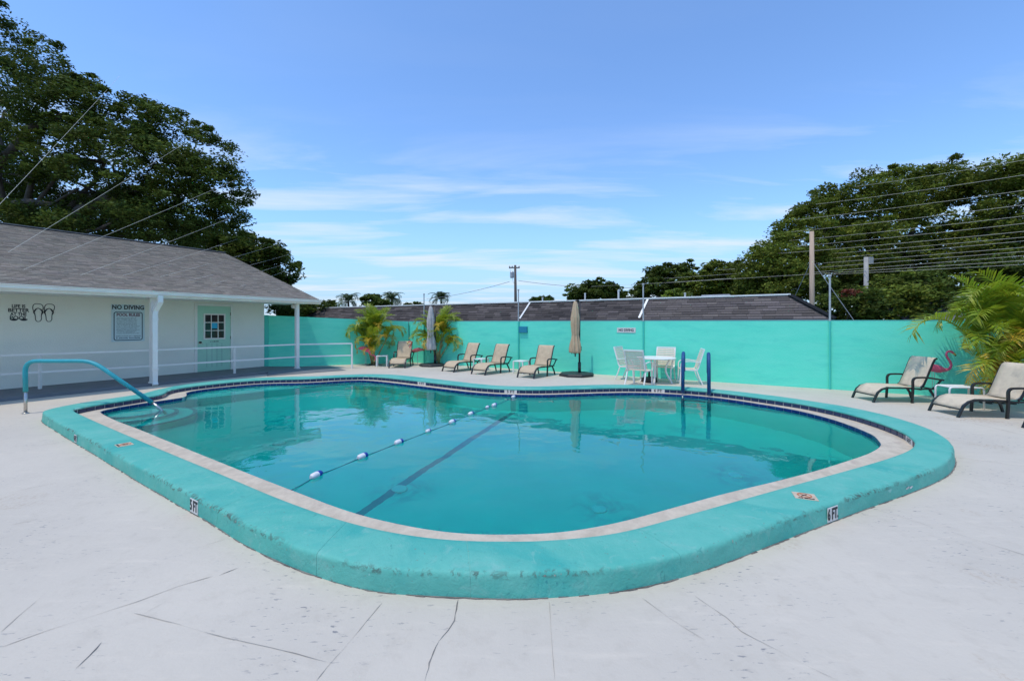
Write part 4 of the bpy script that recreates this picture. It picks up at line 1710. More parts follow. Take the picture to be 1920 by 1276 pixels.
qb, nb2, _ = nearest(INN, INNN, (4.40, 9.5))
for z in (-0.3, -0.6, -0.9):
    mb = MB()
    mb.tube([(qa.x - na.x * 0.31, qa.y - na.y * 0.31, z), (qb.x - nb2.x * 0.31, qb.y - nb2.y * 0.31, z)], 0, flat=(0.08, 0.03))
    mb.build('tread', M['steel'], ld)

fr_ = thing('float_rope', (0, 0, 0), 0, 'rope of blue and white floats crossing the pool', 'float rope')
FL = [(-2.088, 4.552, 0.000), (-1.819, 5.197, 0.000), (-1.541, 5.815, 0.000), (-1.258, 6.408, 0.000), (-0.980, 7.003, 0.000), (-0.734, 7.630, 0.000), (-0.473, 8.224, 0.000), (-0.348, 8.435, 0.000), (0.035, 9.362, 0.000)]
ends = [nearest(LED, LN, (-2.086, 4.204))[0], nearest(LED, LN, (0.071, 9.429))[0]]
path = [Vector((ends[0].x, ends[0].y, 0.03))] + [Vector((p[0], p[1], 0.022)) for p in FL] + [Vector((ends[1].x, ends[1].y, 0.03))]
mb = MB()
pp = []
for a, b in zip(path, path[1:]):
    for s in range(6):
        t = s / 6
        v = a.lerp(b, t)
        v.z = v.z - 0.010 * math.sin(math.pi * t)
        pp.append(v)
pp.append(path[-1])
mb.tube(pp, 0.0045, 6)
mb.build('rope', M['rope'], fr_)
for i, p in enumerate(FL):
    small = i in (3, 6)
    d = (path[i + 2] - path[i]).normalized()
    a = math.atan2(d.y, d.x)
    mb = MB()
    r = 0.036 if not small else 0.028
    L_ = 0.078 if not small else 0.055
    mb.lathe([(0.0, -L_), (r * 0.55, -L_), (r * 0.95, -L_ + 0.02), (r, -L_ + 0.04), (r, 0.015)], 14)
    f = mb.build('float', M['float_white'], fr_, True)
    f.matrix_local = frame((p[0], p[1], 0.028), (0, 0, -1), (-math.sin(a), math.cos(a), 0), (math.cos(a), math.sin(a), 0))
    smooth_angle(f, 50)
    mb = MB()
    mb.lathe([(r, 0.0152), (r * 1.02, 0.03), (r * 0.95, L_ - 0.02), (r * 0.55, L_), (0.0, L_)], 14)
    e = mb.build('float_end', M['float_blue'], f, True)
    smooth_angle(e, 50)

# ================================================================ LOUNGERS
def make_lounger(name, sling, label):
    t = thing(name, (0, 0, 0), 0, label, 'lounger')
    hw = 0.29
    rail = [(-0.02, 0.0), (0.02, 0.10), (0.07, 0.205), (0.15, 0.275), (0.27, 0.305), (0.6, 0.30), (0.95, 0.285), (1.20, 0.29)]
    fabric = [(0.035, 0.150), (0.065, 0.205), (0.145, 0.285), (0.26, 0.325), (0.5, 0.325), (0.75, 0.312), (0.92, 0.315)]
    back = [(0.92, 0.315), (0.97, 0.36), (1.03, 0.50), (1.10, 0.68), (1.155, 0.82), (1.19, 0.895), (1.235, 0.925), (1.275, 0.905)]

    def fab(prof, nm):
        mb = MB()
        vs, fs = [], []
        m = 7
        for (x, z) in prof:
            for j in range(m):
                f = j / (m - 1) * 2 - 1
                sag = -0.018 * (1 - f * f)
                vs.append((x - sag * (1.0 if nm == 'backrest' else 0), f * (hw - 0.02), z + sag * (0 if nm == 'backrest' else 1)))
        for i in range(len(prof) - 1):
            for j in range(m - 1):
                a = i * m + j
                fs.append((a, a + 1, a + m + 1, a + m))
        mb.add(vs, fs)
        o = mb.build(nm, sling, t, True)
        so = o.modifiers.new('thick', 'SOLIDIFY')
        so.thickness = 0.006
        return o
    fab(fabric, 'seat')
    fab(back, 'backrest')
    for s in (-1, 1):
        mb = MB()
        mb.tube([(x, s * hw, z) for x, z in rail], 0, flat=(0.026, 0.045))
        mb.build('side_rail', M['black'], t)
        mb = MB()
        mb.tube([(x + 0.012, s * (hw - 0.012), z - 0.006) for x, z in back[:-1]], 0, flat=(0.022, 0.032))
        mb.build('back_frame', M['black'], t)
        mb = MB()
        mb.tube(bend([(0.72, s * (hw + 0.03), 0.0), (0.74, s * (hw + 0.03), 0.28), (0.735, s * (hw + 0.03), 0.52), (1.0, s * (hw + 0.03), 0.53), (1.34, s * (hw + 0.03), 0.475)], 0.09), 0, flat=(0.034, 0.036))
        mb.build('armrest', M['black'], t)
        mb = MB()
        mb.tube([(1.10, s * (hw - 0.005), 0.27), (1.19, s * (hw + 0.005), 0.13), (1.235, s * (hw + 0.012), 0.0)], 0, flat=(0.03, 0.036))
        mb.build('rear_leg', M['black'], t)
        mb = MB()
        mb.tube([(1.30, s * (hw + 0.02), 0.475), (1.22, s * (hw + 0.01), 0.36), (1.15, s * hw, 0.295)], 0, flat=(0.022, 0.03))
        mb.build('arm_strut', M['black'], t)
    for x, z in ((0.035, 0.137), (0.94, 0.27), (1.18, 0.29)):
        mb = MB()
        mb.tube([(x, -hw + 0.014, z), (x, hw - 0.014, z)], 0.013, 8)
        mb.build('crossbar', M['black'], t)
    return t


lb = ['beige sling lounger by the left palm with a white side table at its side',
      'beige sling lounger just right of the grey parasol', 'middle one of the three beige loungers in a row before the back wall',
      'beige sling lounger nearest the beige parasol']
L0 = make_lounger('pool_lounger', M['sling'], lb[0])
pos = [((-4.19, 15.55), 90, 1.0), ((-2.15, 14.40), 50, 0.95), ((-1.07, 13.60), 52, 1.0), ((0.41, 12.75), 55, 1.0)]
for i, ((x, y), a, s) in enumerate(pos):
    o = L0 if i == 0 else copy_tree(L0)
    o.location = (x, y, 0)
    o.rotation_euler = (0, 0, R(a))
    tag(o, lb[i], 'lounger', 'loungers along the back wall')
lb2 = ['weathered sling lounger in front of the tall pink flamingo', 'weathered sling lounger before the big right hand palm', 'lounger cut off at the right edge of the photo']
L1 = make_lounger('pool_lounger', M['sling2'], lb2[0])
for i, ((x, y), a) in enumerate((((7.52, 9.13), -3), ((7.83, 7.73), -6), ((8.02, 6.42), -8))):
    o = L1 if i == 0 else copy_tree(L1)
    o.location = (x, y, 0)
    o.rotation_euler = (0, 0, R(a))
    tag(o, lb2[i], 'lounger', 'loungers on the right side')

# side tables
def make_table(label, mat):
    t = thing('side_table', (0, 0, 0), 0, label, 'table', 'small white side tables')
    MB().box(-0.20, 0.20, -0.20, 0.20, 0.385, 0.415, 0.012).build('tabletop', mat, t)
    for sx_ in (-1, 1):
        for sy_ in (-1, 1):
            mb = MB()
            mb.tube([(sx_ * 0.18, sy_ * 0.18, 0.385), (sx_ * 0.185, sy_ * 0.185, 0.0)], 0, flat=(0.035, 0.035))
            mb.build('leg', mat, t)
    return t


T0 = make_table('small white side table by the leftmost lounger and palm', M['white'])
T0.location = (-4.93, 16.2, 0)
T0.rotation_euler = (0, 0, R(10))
for p, a, lab in (((-1.08, 14.85), 55, 'small white side table between the first two loungers right of the grey parasol'),
                  ((0.30, 14.0), 55, 'small white side table left of the lounger nearest the beige parasol')):
    o = copy_tree(T0)
    o.location = (*p, 0)
    o.rotation_euler = (0, 0, R(a))
    tag(o, lab)
t = thing('side_table', (8.72, 8.32, 0), R(-8), 'white tube framed side table between the two right hand loungers', 'table', 'small white side tables')
MB().box(-0.27, 0.27, -0.17, 0.17, 0.40, 0.415, 0.005).build('tabletop', M['white'], t)
for s in (-1, 1):
    mb = MB()
    mb.tube(bend([(-0.29, s * 0.16, 0), (-0.29, s * 0.16, 0.41), (0.29, s * 0.16, 0.41), (0.29, s * 0.16, 0)], 0.06), 0.016, 8)
    mb.build('leg_frame', M['white'], t, True)

# ================================================================ DINING SET
def make_chair(label):
    t = thing('dining_chair', (0, 0, 0), 0, label, 'chair', 'white strap chairs round the table')
    hw = 0.25
    for s in (-1, 1):
        mb = MB()
        mb.tube(bend([(0.24, s * hw, 0.0), (0.22, s * hw, 0.40), (-0.20, s * hw, 0.385), (-0.26, s * hw, 0.60), (-0.36, s * hw, 0.93)], 0.08), 0, flat=(0.03, 0.034))
        mb.build('side_frame', M['white'], t)
        mb = MB()
        mb.tube([(-0.18, s * hw, 0.38), (-0.24, s * (hw + 0.005), 0.2), (-0.33, s * (hw + 0.01), 0.0)], 0, flat=(0.028, 0.03))
        mb.build('rear_leg', M['white'], t)
        mb = MB()
        mb.tube(bend([(-0.265, s * (hw + 0.025), 0.60), (0.0, s * (hw + 0.045), 0.635), (0.22, s * (hw + 0.04), 0.60), (0.225, s * (hw + 0.01), 0.37)], 0.09), 0, flat=(0.034, 0.022))
        mb.build('armrest', M['white'], t)
    MB().tube([(-0.36, -hw, 0.93), (-0.36, hw, 0.93)], 0, flat=(0.03, 0.034))
    mb = MB()
    mb.tube([(-0.36, -hw - 0.015, 0.935), (-0.36, hw + 0.015, 0.935)], 0, flat=(0.034, 0.036))
    mb.build('top_rail', M['white'], t)
    strap = MB().box(-0.004, 0.004, -hw, hw, -0.019, 0.019).mesh('strap', M['vinyl'])
    for i in range(10):
        f = i / 9
        z = 0.45 + 0.44 * f
        x = -0.205 - 0.085 * f - (0.05 * f * f)
        o = link('strap', strap, t)
        o.location = (x, 0, z)
        o.rotation_euler = (0, -0.27, 0)
    for i in range(8):
        o = link('strap', strap, t)
        o.location = (-0.16 + 0.36 * i / 7, 0, 0.405)
        o.rotation_euler = (0, R(90), 0)
    return t


ch = make_chair('white strap chair at the near side of the table with its back to the pool')
cs = [((3.38, 11.33), 50, None), ((3.42, 12.42), -40, 'white strap chair on the far left of the dining table, seen from its side'),
      ((4.30, 12.12), -122, 'white strap chair behind the dining table facing the pool'), ((4.80, 11.62), 165, 'white strap chair right of the dining table, partly behind the blue ladder rail')]
for i, ((x, y), a, l_) in enumerate(cs):
    o = ch if i == 0 else copy_tree(ch)
    o.location = (x, y, 0)
    o.rotation_euler = (0, 0, R(a))
    if l_:
        tag(o, l_)
tb = thing('dining_table', (3.98, 11.80, 0), R(20), 'round white table in the middle of the four strap chairs', 'table')
mb = MB()
mb.lathe([(0.0, 0.665), (0.50, 0.665), (0.525, 0.675), (0.525, 0.69), (0.50, 0.70), (0.0, 0.70)], 32)
mb.build('tabletop', M['white'], tb)
for k in range(4):
    a = R(45 + 90 * k)
    mb = MB()
    mb.tube(bend([(0.36 * math.cos(a), 0.36 * math.sin(a), 0.66), (0.22 * math.cos(a), 0.22 * math.sin(a), 0.36), (0.42 * math.cos(a), 0.42 * math.sin(a), 0.0)], 0.15), 0, flat=(0.036, 0.036))
    mb.build('leg', M['white'], tb)
us = thing('parasol_stand', (3.84, 11.95, 0), 0, 'round black parasol base standing under the white dining table', 'parasol stand')
mb = MB()
mb.lathe([(0.21, 0.0), (0.22, 0.02), (0.22, 0.10), (0.19, 0.13), (0.05, 0.14), (0.0, 0.14)], 24)
smooth_angle(mb.build('base', M['blackp'], us), 40)
mb = MB()
mb.tube([(0, 0, 0.14), (0, 0, 0.34)], 0.028, 12)
mb.build('sleeve', M['blackp'], us, True)

# ================================================================ PARASOLS
def make_parasol(loc, rz, canvas, label, base, dark, hgt, lift):
    t = thing('cantilever_parasol', (*loc, 0), rz, label, 'parasol', 'closed parasols by the back wall')
    mb = MB()
    k = 8
    mb.lathe([(base, 0.0), (base, 0.055), (base * 0.93, 0.085), (0.12, 0.10), (0.0, 0.10)], k, wob=lambda a, z: 1.0)
    mb.build('base', M['blackp'], t)
    mb = MB()
    mb.tube([(0.10, 0.02, 0.08), (0.10, 0.02, hgt)], 0.03, 12)
    mb.build('pole', dark, t, True)
    mb = MB()
    mb.tube([(0.10, 0.02, 0.09), (0.10, 0.02, 0.42)], 0.048, 12)
    mb.build('pole_sleeve', M['blackp'], t, True)
    mb = MB()
    mb.tube(bend([(0.10, 0.02, hgt - 0.06), (0.08, 0.02, hgt + 0.02), (-0.04, -0.06, hgt + 0.005)], 0.05), 0.026, 10)
    mb.build('top_arm', dark, t, True)
    mb = MB()
    mb.box(0.05, 0.15, -0.05, 0.07, 0.78, 0.92, 0.01)
    cr = mb.build('crank_box', M['blackp'], t)
    mb = MB()
    mb.tube([(0.05, 0.0, 0.85), (-0.02, -0.04, 0.85), (-0.02, -0.04, 0.78)], 0.009, 8)
    mb.build('crank_handle', M['blackp'], cr)
    top, bot = hgt - 0.01, lift
    h = top - bot
    prof = []
    for f, r in ((0.0, 0.155), (0.03, 0.165), (0.10, 0.165), (0.18, 0.15), (0.30, 0.112), (0.36, 0.098), (0.40, 0.108), (0.55, 0.125), (0.68, 0.13), (0.74, 0.118), (0.82, 0.10), (0.92, 0.075), (0.98, 0.05), (1.0, 0.03)):
        prof.append((r, bot + h * f))

    def wob(a, z):
        f = (z - bot) / h
        return 1 + 0.20 * math.sin(a * 8 + 2.2 * f) * (0.5 + 0.5 * (1 - f)) + 0.07 * math.sin(a * 3 + f * 9)
    mb = MB()
    mb.lathe(prof, 64, (-0.06, -0.06, 0), wob)
    mb.build('canopy', canvas, t, True)
    mb = MB()
    zt = bot + h * 0.365
    mb.lathe([(0.108, zt - 0.012), (0.113, zt), (0.108, zt + 0.012)], 24, (-0.06, -0.06, 0), lambda a, z: 1 + 0.1 * math.sin(a * 8 + 0.8))
    mb.build('tie_strap', canvas, t)
    for k2 in range(8):
        a = k2 * math.pi / 4 + 0.2
        mb = MB()
        mb.tube([(-0.06 + 0.09 * math.cos(a), -0.06 + 0.09 * math.sin(a), bot + 0.06), (-0.06 + 0.12 * math.cos(a), -0.06 + 0.12 * math.sin(a), bot - 0.035)], 0.008, 6)
        mb.build('rib_tip', M['blackp'], t)
    mb = MB()
    mb.tube([(-0.06, -0.06, bot + 0.1), (-0.06, -0.06, bot - 0.12)], 0.022, 10)
    mb.build('hub', M['blackp'], t)
    return t


make_parasol((2.02, 13.35), R(8), M['canvas_beige'], 'closed beige cantilever parasol on a black octagonal base', 0.56, M['black'], 2.33, 0.72)
make_parasol((-3.05, 16.35), R(6), M['canvas_grey'], 'closed grey cantilever parasol in front of the middle palm', 0.50, M['black'], 2.30, 0.62)

# ================================================================ FLAMINGOS
def make_flamingo(loc, rz, label, mat, feeding=False, sc=1.0):
    t = thing('flamingo_figure', (*loc, 0), rz, label, 'garden flamingo', 'plastic flamingos')
    t.scale = (sc, sc, sc)
    bm = bmesh.new()
    # one skinned body: tail, back, chest and the neck that carries the head
    if feeding:
        chain = [(-0.34, 0, 0.66, 0.015), (-0.25, 0, 0.69, 0.05), (-0.12, 0, 0.70, 0.095), (0.02, 0, 0.67, 0.10), (0.12, 0, 0.60, 0.07), (0.16, 0, 0.50, 0.034), (0.23, 0, 0.44, 0.026), (0.33, 0, 0.43, 0.024),
                 (0.40, 0, 0.38, 0.025), (0.41, 0, 0.29, 0.026), (0.39, 0, 0.24, 0.034), (0.37, 0, 0.21, 0.026)]
    else:
        chain = [(-0.36, 0, 0.66, 0.012), (-0.26, 0, 0.69, 0.045), (-0.12, 0, 0.71, 0.09), (0.02, 0, 0.69, 0.10), (0.14, 0, 0.65, 0.07), (0.24, 0, 0.645, 0.038), (0.315, 0, 0.68, 0.029), (0.345, 0, 0.76, 0.026),
                 (0.315, 0, 0.85, 0.024), (0.265, 0, 0.93, 0.022), (0.235, 0, 1.00, 0.022), (0.255, 0, 1.065, 0.023), (0.31, 0, 1.085, 0.028), (0.36, 0, 1.06, 0.033), (0.39, 0, 1.03, 0.024)]
    me = bpy.data.meshes.new('body')
    me.from_pydata([c[:3] for c in chain], [(i, i + 1) for i in range(len(chain) - 1)], [])
    o = link('body', me, t)
    o.modifiers.new('skin', 'SKIN')
    for v, c in zip(me.skin_vertices[0].data, chain):
        v.radius = (c[3], c[3])
    me.skin_vertices[0].data[3].use_root = True
    ss = o.modifiers.new('sub', 'SUBSURF')
    ss.levels = ss.render_levels = 2
    dg = bpy.context.evaluated_depsgraph_get()
    me2 = bpy.data.meshes.new_from_object(o.evaluated_get(dg))
    o.modifiers.clear()
    o.data = me2
    me2.materials.clear()
    me2.materials.append(mat)
    me2.polygons.foreach_set('use_smooth', [True] * len(me2.polygons))
    hx, hz = (chain[-1][0], chain[-1][2])
    mb = MB()
    dn = -1 if not feeding else -1
    if feeding:
        pth = [(hx, 0, hz + 0.01), (hx - 0.03, 0, hz - 0.03), (hx - 0.06, 0, hz - 0.05)]
    else:
        pth = [(hx - 0.005, 0, hz + 0.005), (hx + 0.035, 0, hz - 0.03), (hx + 0.042, 0, hz - 0.065)]
    mb.tube(pth[:2], [0.023, 0.020], 10)
    mb.build('beak', M['beak'], t, True)
    mb = MB()
    mb.tube([pth[1], pth[2]], [0.020, 0.006], 10)
    mb.build('beak_tip', M['black'], t, True)
    for s in (-1, 1):
        mb = MB()
        k = 10
        vs = []
        for i in range(k):
            a = 2 * math.pi * i / k
            vs.append((-0.12 + 0.17 * math.cos(a), s * (0.085 - 0.02 * abs(math.cos(a))), 0.70 + 0.065 * math.sin(a)))
        vs.append((-0.10, s * 0.105, 0.71))
        mb.add(vs, [(i, (i + 1) % k, k) if s > 0 else ((i + 1) % k, i, k) for i in range(k)])
        mb.build('wing', mat, t, True)
        mb = MB()
        mb.tube([(-0.03, s * 0.035, 0.63), (-0.02, s * 0.035, 0.32), (-0.03, s * 0.035, 0.0)], 0.006, 6)
        mb.build('leg', M['galv'], t)
        mb = MB()
        e = chain[-3] if not feeding else chain[-2]
        mb.lathe([(0.0, -0.004), (0.006, 0.0), (0.0, 0.004)], 8, (e[0], s * (e[3] * 0.93), e[2] + 0.008))
        mb.build('eye', M['black'], t)
    return t


make_flamingo((9.33, 9.42), R(-8), 'pink plastic flamingo with raised neck behind the right hand lounger', M['flamingo'], False, 0.95)
make_flamingo((-5.62, 16.45), R(-12), 'bright pink plastic flamingo with lowered head beside the left palm', M['flamingo'], True, 0.95)
make_flamingo((-3.72, 16.70), R(186), 'coral red plastic flamingo standing between the lounger and grey parasol', M['flamingo_red'], False, 0.86)


# ================================================================ PALMS
def frond_mesh(L, a0, droop, nl, ll, seed, vee=0.55, width=0.022, mat=None, twist=0.0):
    """A feather frond in the local xz plane: arching stem with leaflets on both sides."""
    rnd = random.Random(seed)
    n = 16
    pts = []
    p = Vector((0, 0, 0))
    for i in range(n + 1):
        f = i / n
        a = a0 - droop * (f ** 1.6)
        pts.append(p.copy())
        p = p + Vector((math.cos(a), twist * f * f, math.sin(a))) * (L / n)
    mb = MB()
    mb.tone = (1.15, 1.0, 0.7)
    mb.tube(pts, [0.012 * (1 - 0.8 * i / n) for i in range(n + 1)], 5)
    for i in range(nl):
        f = 0.16 + 0.84 * i / (nl - 1)
        k = min(int(f * n), n - 1)
        q = pts[k].lerp(pts[k + 1], f * n - k)
        t = (pts[k + 1] - pts[k]).normalized()
        sd = Vector((-t.y, t.x, 0))
        sd = Vector((0, 1, 0)) if sd.length < 1e-3 else Vector((0, 1, 0))
        up = t.cross(sd).normalized() * -1
        if up.z < 0 and abs(t.x) > 0.1 and t.z > -0.5:
            up = -up
        env = math.sin(math.pi * min(1.0, 0.12 + 0.80 * f)) ** 0.6
        for s in (-1, 1):
            l = ll * env * rnd.uniform(0.85, 1.1)
            sweep = 0.55 + 0.5 * f + rnd.uniform(-0.1, 0.1)
            d = (sd * s * math.cos(vee) + up * math.sin(vee) * rnd.uniform(0.7, 1.2) + t * sweep).normalized()
            w = t * width * 0.5 * (1 - 0.4 * f)
            m1 = q + d * l * 0.5 + Vector((0, 0, -0.02 * l))
            tip = q + d * l + Vector((0, 0, -0.22 * l * rnd.uniform(0.7, 1.6)))
            g = rnd.uniform(0.75, 1.2)
            mb.tone = (g * rnd.uniform(0.9, 1.25), g, g * 0.9)
            mb.add([q - w * 0.5, q + w * 0.5, m1 + w, m1 - w, tip], [(0, 1, 2, 3), (3, 2, 4)])
    return mb.mesh('frond', mat)


FR = [frond_mesh(1.0, R(80), R(a), 30, 0.33, s, width=0.041, mat=M['frond'], twist=tw) for a, s, tw in ((95, 1, 0.1), (130, 2, -0.15), (165, 3, 0.2), (60, 4, 0.0))]
FRY = [frond_mesh(1.0, R(75), R(a), 28, 0.30, s, width=0.041, mat=M['frond_dry'], twist=tw) for a, s, tw in ((140, 5, 0.1), (175, 6, -0.2))]


def make_palm(loc, label, canes, fronds, seed):
    rnd = random.Random(seed)
    t = thing('areca_palm', (*loc, 0), 0, label, 'palm', 'areca palms by the turquoise wall')
    tops = []
    for (a, lean, h) in canes:
        b = Vector((rnd.uniform(-0.1, 0.1), rnd.uniform(-0.08, 0.08), 0))
        e = b + Vector((math.cos(R(a)) * lean, math.sin(R(a)) * lean, h))
        m = b.lerp(e, 0.5) + Vector((-math.cos(R(a)), -math.sin(R(a)), 0)) * lean * 0.12
        mb = MB()
        mb.tube([b, m, e], [0.030, 0.025, 0.018], 8)
        mb.build('cane', M['cane'], t, True)
        tops.append((e, a))
    for k, (ci, az, tilt, sc, var, dry) in enumerate(fronds):
        e, a = tops[ci % len(tops)]
        me = FRY[var % 2] if dry else FR[var]
        o = link('frond', me, t)
        o.location = e
        o.rotation_euler = (rnd.uniform(-0.15, 0.15), R(tilt), R(az))
        o.scale = (sc, sc, sc)
    mb = MB()
    rr = random.Random(seed + 9)
    for i in range(30):
        a, d = rr.uniform(0, 6.28), rr.uniform(0, 0.35)
        x, y, r = d * math.cos(a), d * math.sin(a) * 0.6, rr.uniform(0.02, 0.06)
        mb.lathe([(r, 0.0), (r * 0.8, r * 0.5), (0, r * 0.7)], 6, (x, y, 0.0))
    tag(mb.build('soil_litter', M['mulch'], t), kind='stuff')
    return t


rnd = random.Random(3)
can = [(180, 0.35, 0.95), (150, 0.15, 1.15), (30, 0.18, 1.2), (0, 0.40, 0.95), (250, 0.2, 0.75), (300, 0.1, 0.5), (90, 0.12, 1.25)]
fro = [(0, 180, 5, 0.95, 2, 0), (0, 200, -10, 0.85, 1, 0), (1, 170, -12, 1.05, 0, 0), (1, 100, -8, 1.0, 3, 0), (2, 60, -8, 1.05, 3, 0), (2, 10, -5, 0.95, 0, 0), (3, 0, 4, 0.95, 2, 0), (3, -25, -5, 0.8, 1, 0),
       (6, 140, -14, 1.1, 3, 0), (6, 40, -10, 1.05, 0, 0), (6, 270, -12, 1.0, 3, 0), (1, 240, 0, 0.9, 1, 0), (2, 300, 0, 0.9, 1, 1), (4, 225, 10, 0.75, 2, 0), (4, 270, 14, 0.7, 0, 1), (5, 310, 20, 0.7, 1, 0),
       (5, 190, 25, 0.65, 0, 1), (5, 350, 22, 0.7, 0, 0), (4, 180, 18, 0.7, 1, 0), (0, 150, -10, 0.9, 3, 0), (3, 40, -8, 0.9, 0, 1), (5, 250, 30, 0.6, 0, 1), (1, 200, -15, 1.0, 3, 0), (2, -10, -14, 1.0, 3, 0)]
fro += [(c, a, t, sc, v, d) for c, a, t, sc, v, d in ((0, 165, 2, 0.9, 1, 0), (1, 215, -4, 1.0, 2, 0), (2, 345, 0, 0.95, 2, 0), (3, 20, 8, 0.95, 1, 0), (6, 200, -6, 1.1, 0, 0), (6, 330, -6, 1.1, 1, 0), (4, 200, 24, 0.75, 1, 1), (4, 320, 20, 0.75, 2, 0), (5, 230, 18, 0.7, 3, 0), (5, 290, 26, 0.7, 0, 1), (1, 270, -8, 0.95, 0, 0), (2, 250, -8, 0.95, 1, 0))]
fro += [(k % 7, rnd.uniform(0, 360), rnd.uniform(0, 34), rnd.uniform(0.75, 1.0), k % 4, k % 7 == 3) for k in range(16)]
fro = [(c, a, t, s_ * 1.12, v, d) for c, a, t, s_, v, d in fro]
make_palm((-5.42, 16.75), 'areca palm with drooping fronds at the left wall beside a pink flamingo', can, fro, 21)
can2 = [(170, 0.30, 0.8), (140, 0.15, 1.1), (20, 0.42, 1.0), (0, 0.25, 1.2), (250, 0.2, 0.7), (60, 0.15, 1.25), (330, 0.45, 0.7)]
fro2 = [(0, 185, 5, 0.95, 1, 0), (0, 210, 12, 0.85, 2, 0), (1, 150, -10, 1.0, 0, 0), (1, 190, -14, 1.0, 3, 0), (2, 10, -4, 0.95, 0, 0), (2, -20, 6, 0.95, 2, 0), (3, 30, -12, 1.0, 3, 0), (3, -5, -8, 1.0, 0, 0),
        (5, 70, -12, 1.05, 3, 0), (5, 10, -14, 1.0, 3, 0), (4, 225, 16, 0.8, 1, 1), (4, 260, 14, 0.75, 0, 0), (6, 340, 12, 0.9, 2, 1), (6, 310, 10, 0.8, 1, 0), (2, 40, -6, 0.9, 1, 1), (4, 190, 22, 0.75, 0, 0),
        (0, 160, -4, 0.9, 3, 0), (3, 300, -6, 0.9, 1, 0), (1, 230, -6, 0.85, 1, 0), (6, 0, 14, 0.75, 0, 0)]
fro2 += [(0, 175, 14, 1.0, 1, 0), (1, 205, 2, 0.95, 2, 0), (2, 0, 8, 1.0, 1, 0), (5, 330, -4, 1.05, 1, 0), (5, 20, -2, 1.1, 2, 0), (3, 340, 2, 1.0, 1, 0), (6, 350, 20, 0.9, 1, 0), (6, 320, 24, 0.8, 0, 1), (4, 210, 20, 0.85, 1, 0), (4, 240, 26, 0.8, 2, 1), (1, 180, -4, 1.05, 1, 0), (2, 330, 4, 0.95, 0, 0)]
fro2 += [(k % 7, rnd.uniform(0, 360), rnd.uniform(0, 34), rnd.uniform(0.75, 1.0), k % 4, k % 7 == 3) for k in range(16)]
fro2 = [(c, a, t, s_ * 1.12, v, d) for c, a, t, s_, v, d in fro2]
make_palm((-2.98, 16.95), 'areca palm fanning out behind the closed grey parasol', can2, fro2, 22)
can3 = [(178, 0.42, 1.15), (200, 0.25, 0.95), (150, 0.2, 1.35), (20, 0.30, 1.45), (270, 0.3, 0.8), (235, 0.5, 0.55), (330, 0.4, 1.1), (90, 0.2, 1.5), (300, 0.3, 1.2), (10, 0.7, 1.3)]
fro3 = [(0, 182, 22, 1.6, 1, 0), (3, 188, 12, 1.6, 2, 0), (3, 200, 4, 1.7, 1, 0), (9, 175, 0, 1.7, 3, 0), (9, 190, 8, 1.9, 1, 0), (9, 210, -2, 1.6, 0, 0), (9, 20, 0, 1.8, 1, 0), (9, 330, 6, 1.7, 1, 0),
        (0, 225, 30, 1.2, 2, 0), (0, 250, 18, 1.15, 1, 0), (1, 195, 34, 1.15, 0, 0), (1, 215, 40, 1.2, 1, 1), (5, 190, 24, 1.15, 1, 1), (5, 235, 30, 1.05, 1, 1), (5, 265, 34, 1.0, 0, 1), (5, 210, 42, 0.95, 0, 1),
        (4, 250, 24, 1.05, 1, 0), (4, 285, 28, 1.0, 1, 1), (8, 240, 10, 1.25, 1, 0), (8, 265, 20, 1.2, 2, 0), (8, 300, 8, 1.3, 0, 0), (6, 320, 12, 1.3, 1, 0), (6, 0, 10, 1.3, 2, 0), (2, 215, 14, 1.3, 1, 0),
        (2, 165, -6, 1.45, 3, 0), (7, 40, 0, 1.4, 0, 0), (7, 260, 6, 1.4, 1, 0), (3, 250, 16, 1.4, 2, 0), (8, 200, 26, 1.1, 0, 0), (4, 220, 36, 0.9, 3, 1)]
fro3 += [(5, 200, 48, 0.95, 1, 1), (5, 225, 44, 1.0, 0, 1), (5, 245, 40, 1.0, 1, 1), (4, 230, 38, 1.0, 2, 0), (1, 210, 46, 1.05, 1, 0)]
fro3 += [((1, 4, 5, 8, 2, 6)[k % 6], rnd.uniform(150, 330), rnd.uniform(6, 40), rnd.uniform(0.9, 1.25), k % 4, k % 6 == 3) for k in range(20)]
make_palm((10.02, 8.82), 'large bright areca palm clump at the right end of the wall', can3, fro3, 23)


# far palms beyond the roofs
FF = [frond_mesh(1.0, R(70), R(a), 22, 0.42, s, width=0.06, mat=M['frond_far'], vee=0.2) for a, s in ((120, 31), (160, 32), (90, 33))]
for k, (loc, r, lab) in enumerate((((-21.106, 55.000, 4.400), 1.7, 'leftmost distant palm top above the neighbour roof'), ((-16.312, 58.000, 4.840), 1.8, 'distant palm top right of the round bushy tree'),
                                   ((-9.975, 60.000, 4.950), 1.8, 'distant palm top above the grey parasol'))):
    t = thing('distant_palm', (loc[0], loc[1], 0), 0, lab, 'palm', 'distant palms')
    mb = MB()
    mb.tube([(0, 0, 0), (0.1, 0, loc[2] * 0.5), (0, 0, loc[2])], [0.2, 0.15, 0.13], 8)
    mb.build('trunk', M['bark'], t, True)
    rr = random.Random(40 + k)
    for i in range(20):
        o = link('frond', FF[i % 3], t)
        o.location = (0, 0, loc[2] - 0.05)
        o.rotation_euler = (rr.uniform(-0.2, 0.2), R(rr.uniform(-10, 70)), i * 2.4)
        s = r * rr.uniform(0.8, 1.15)
        o.scale = (s, s, s)


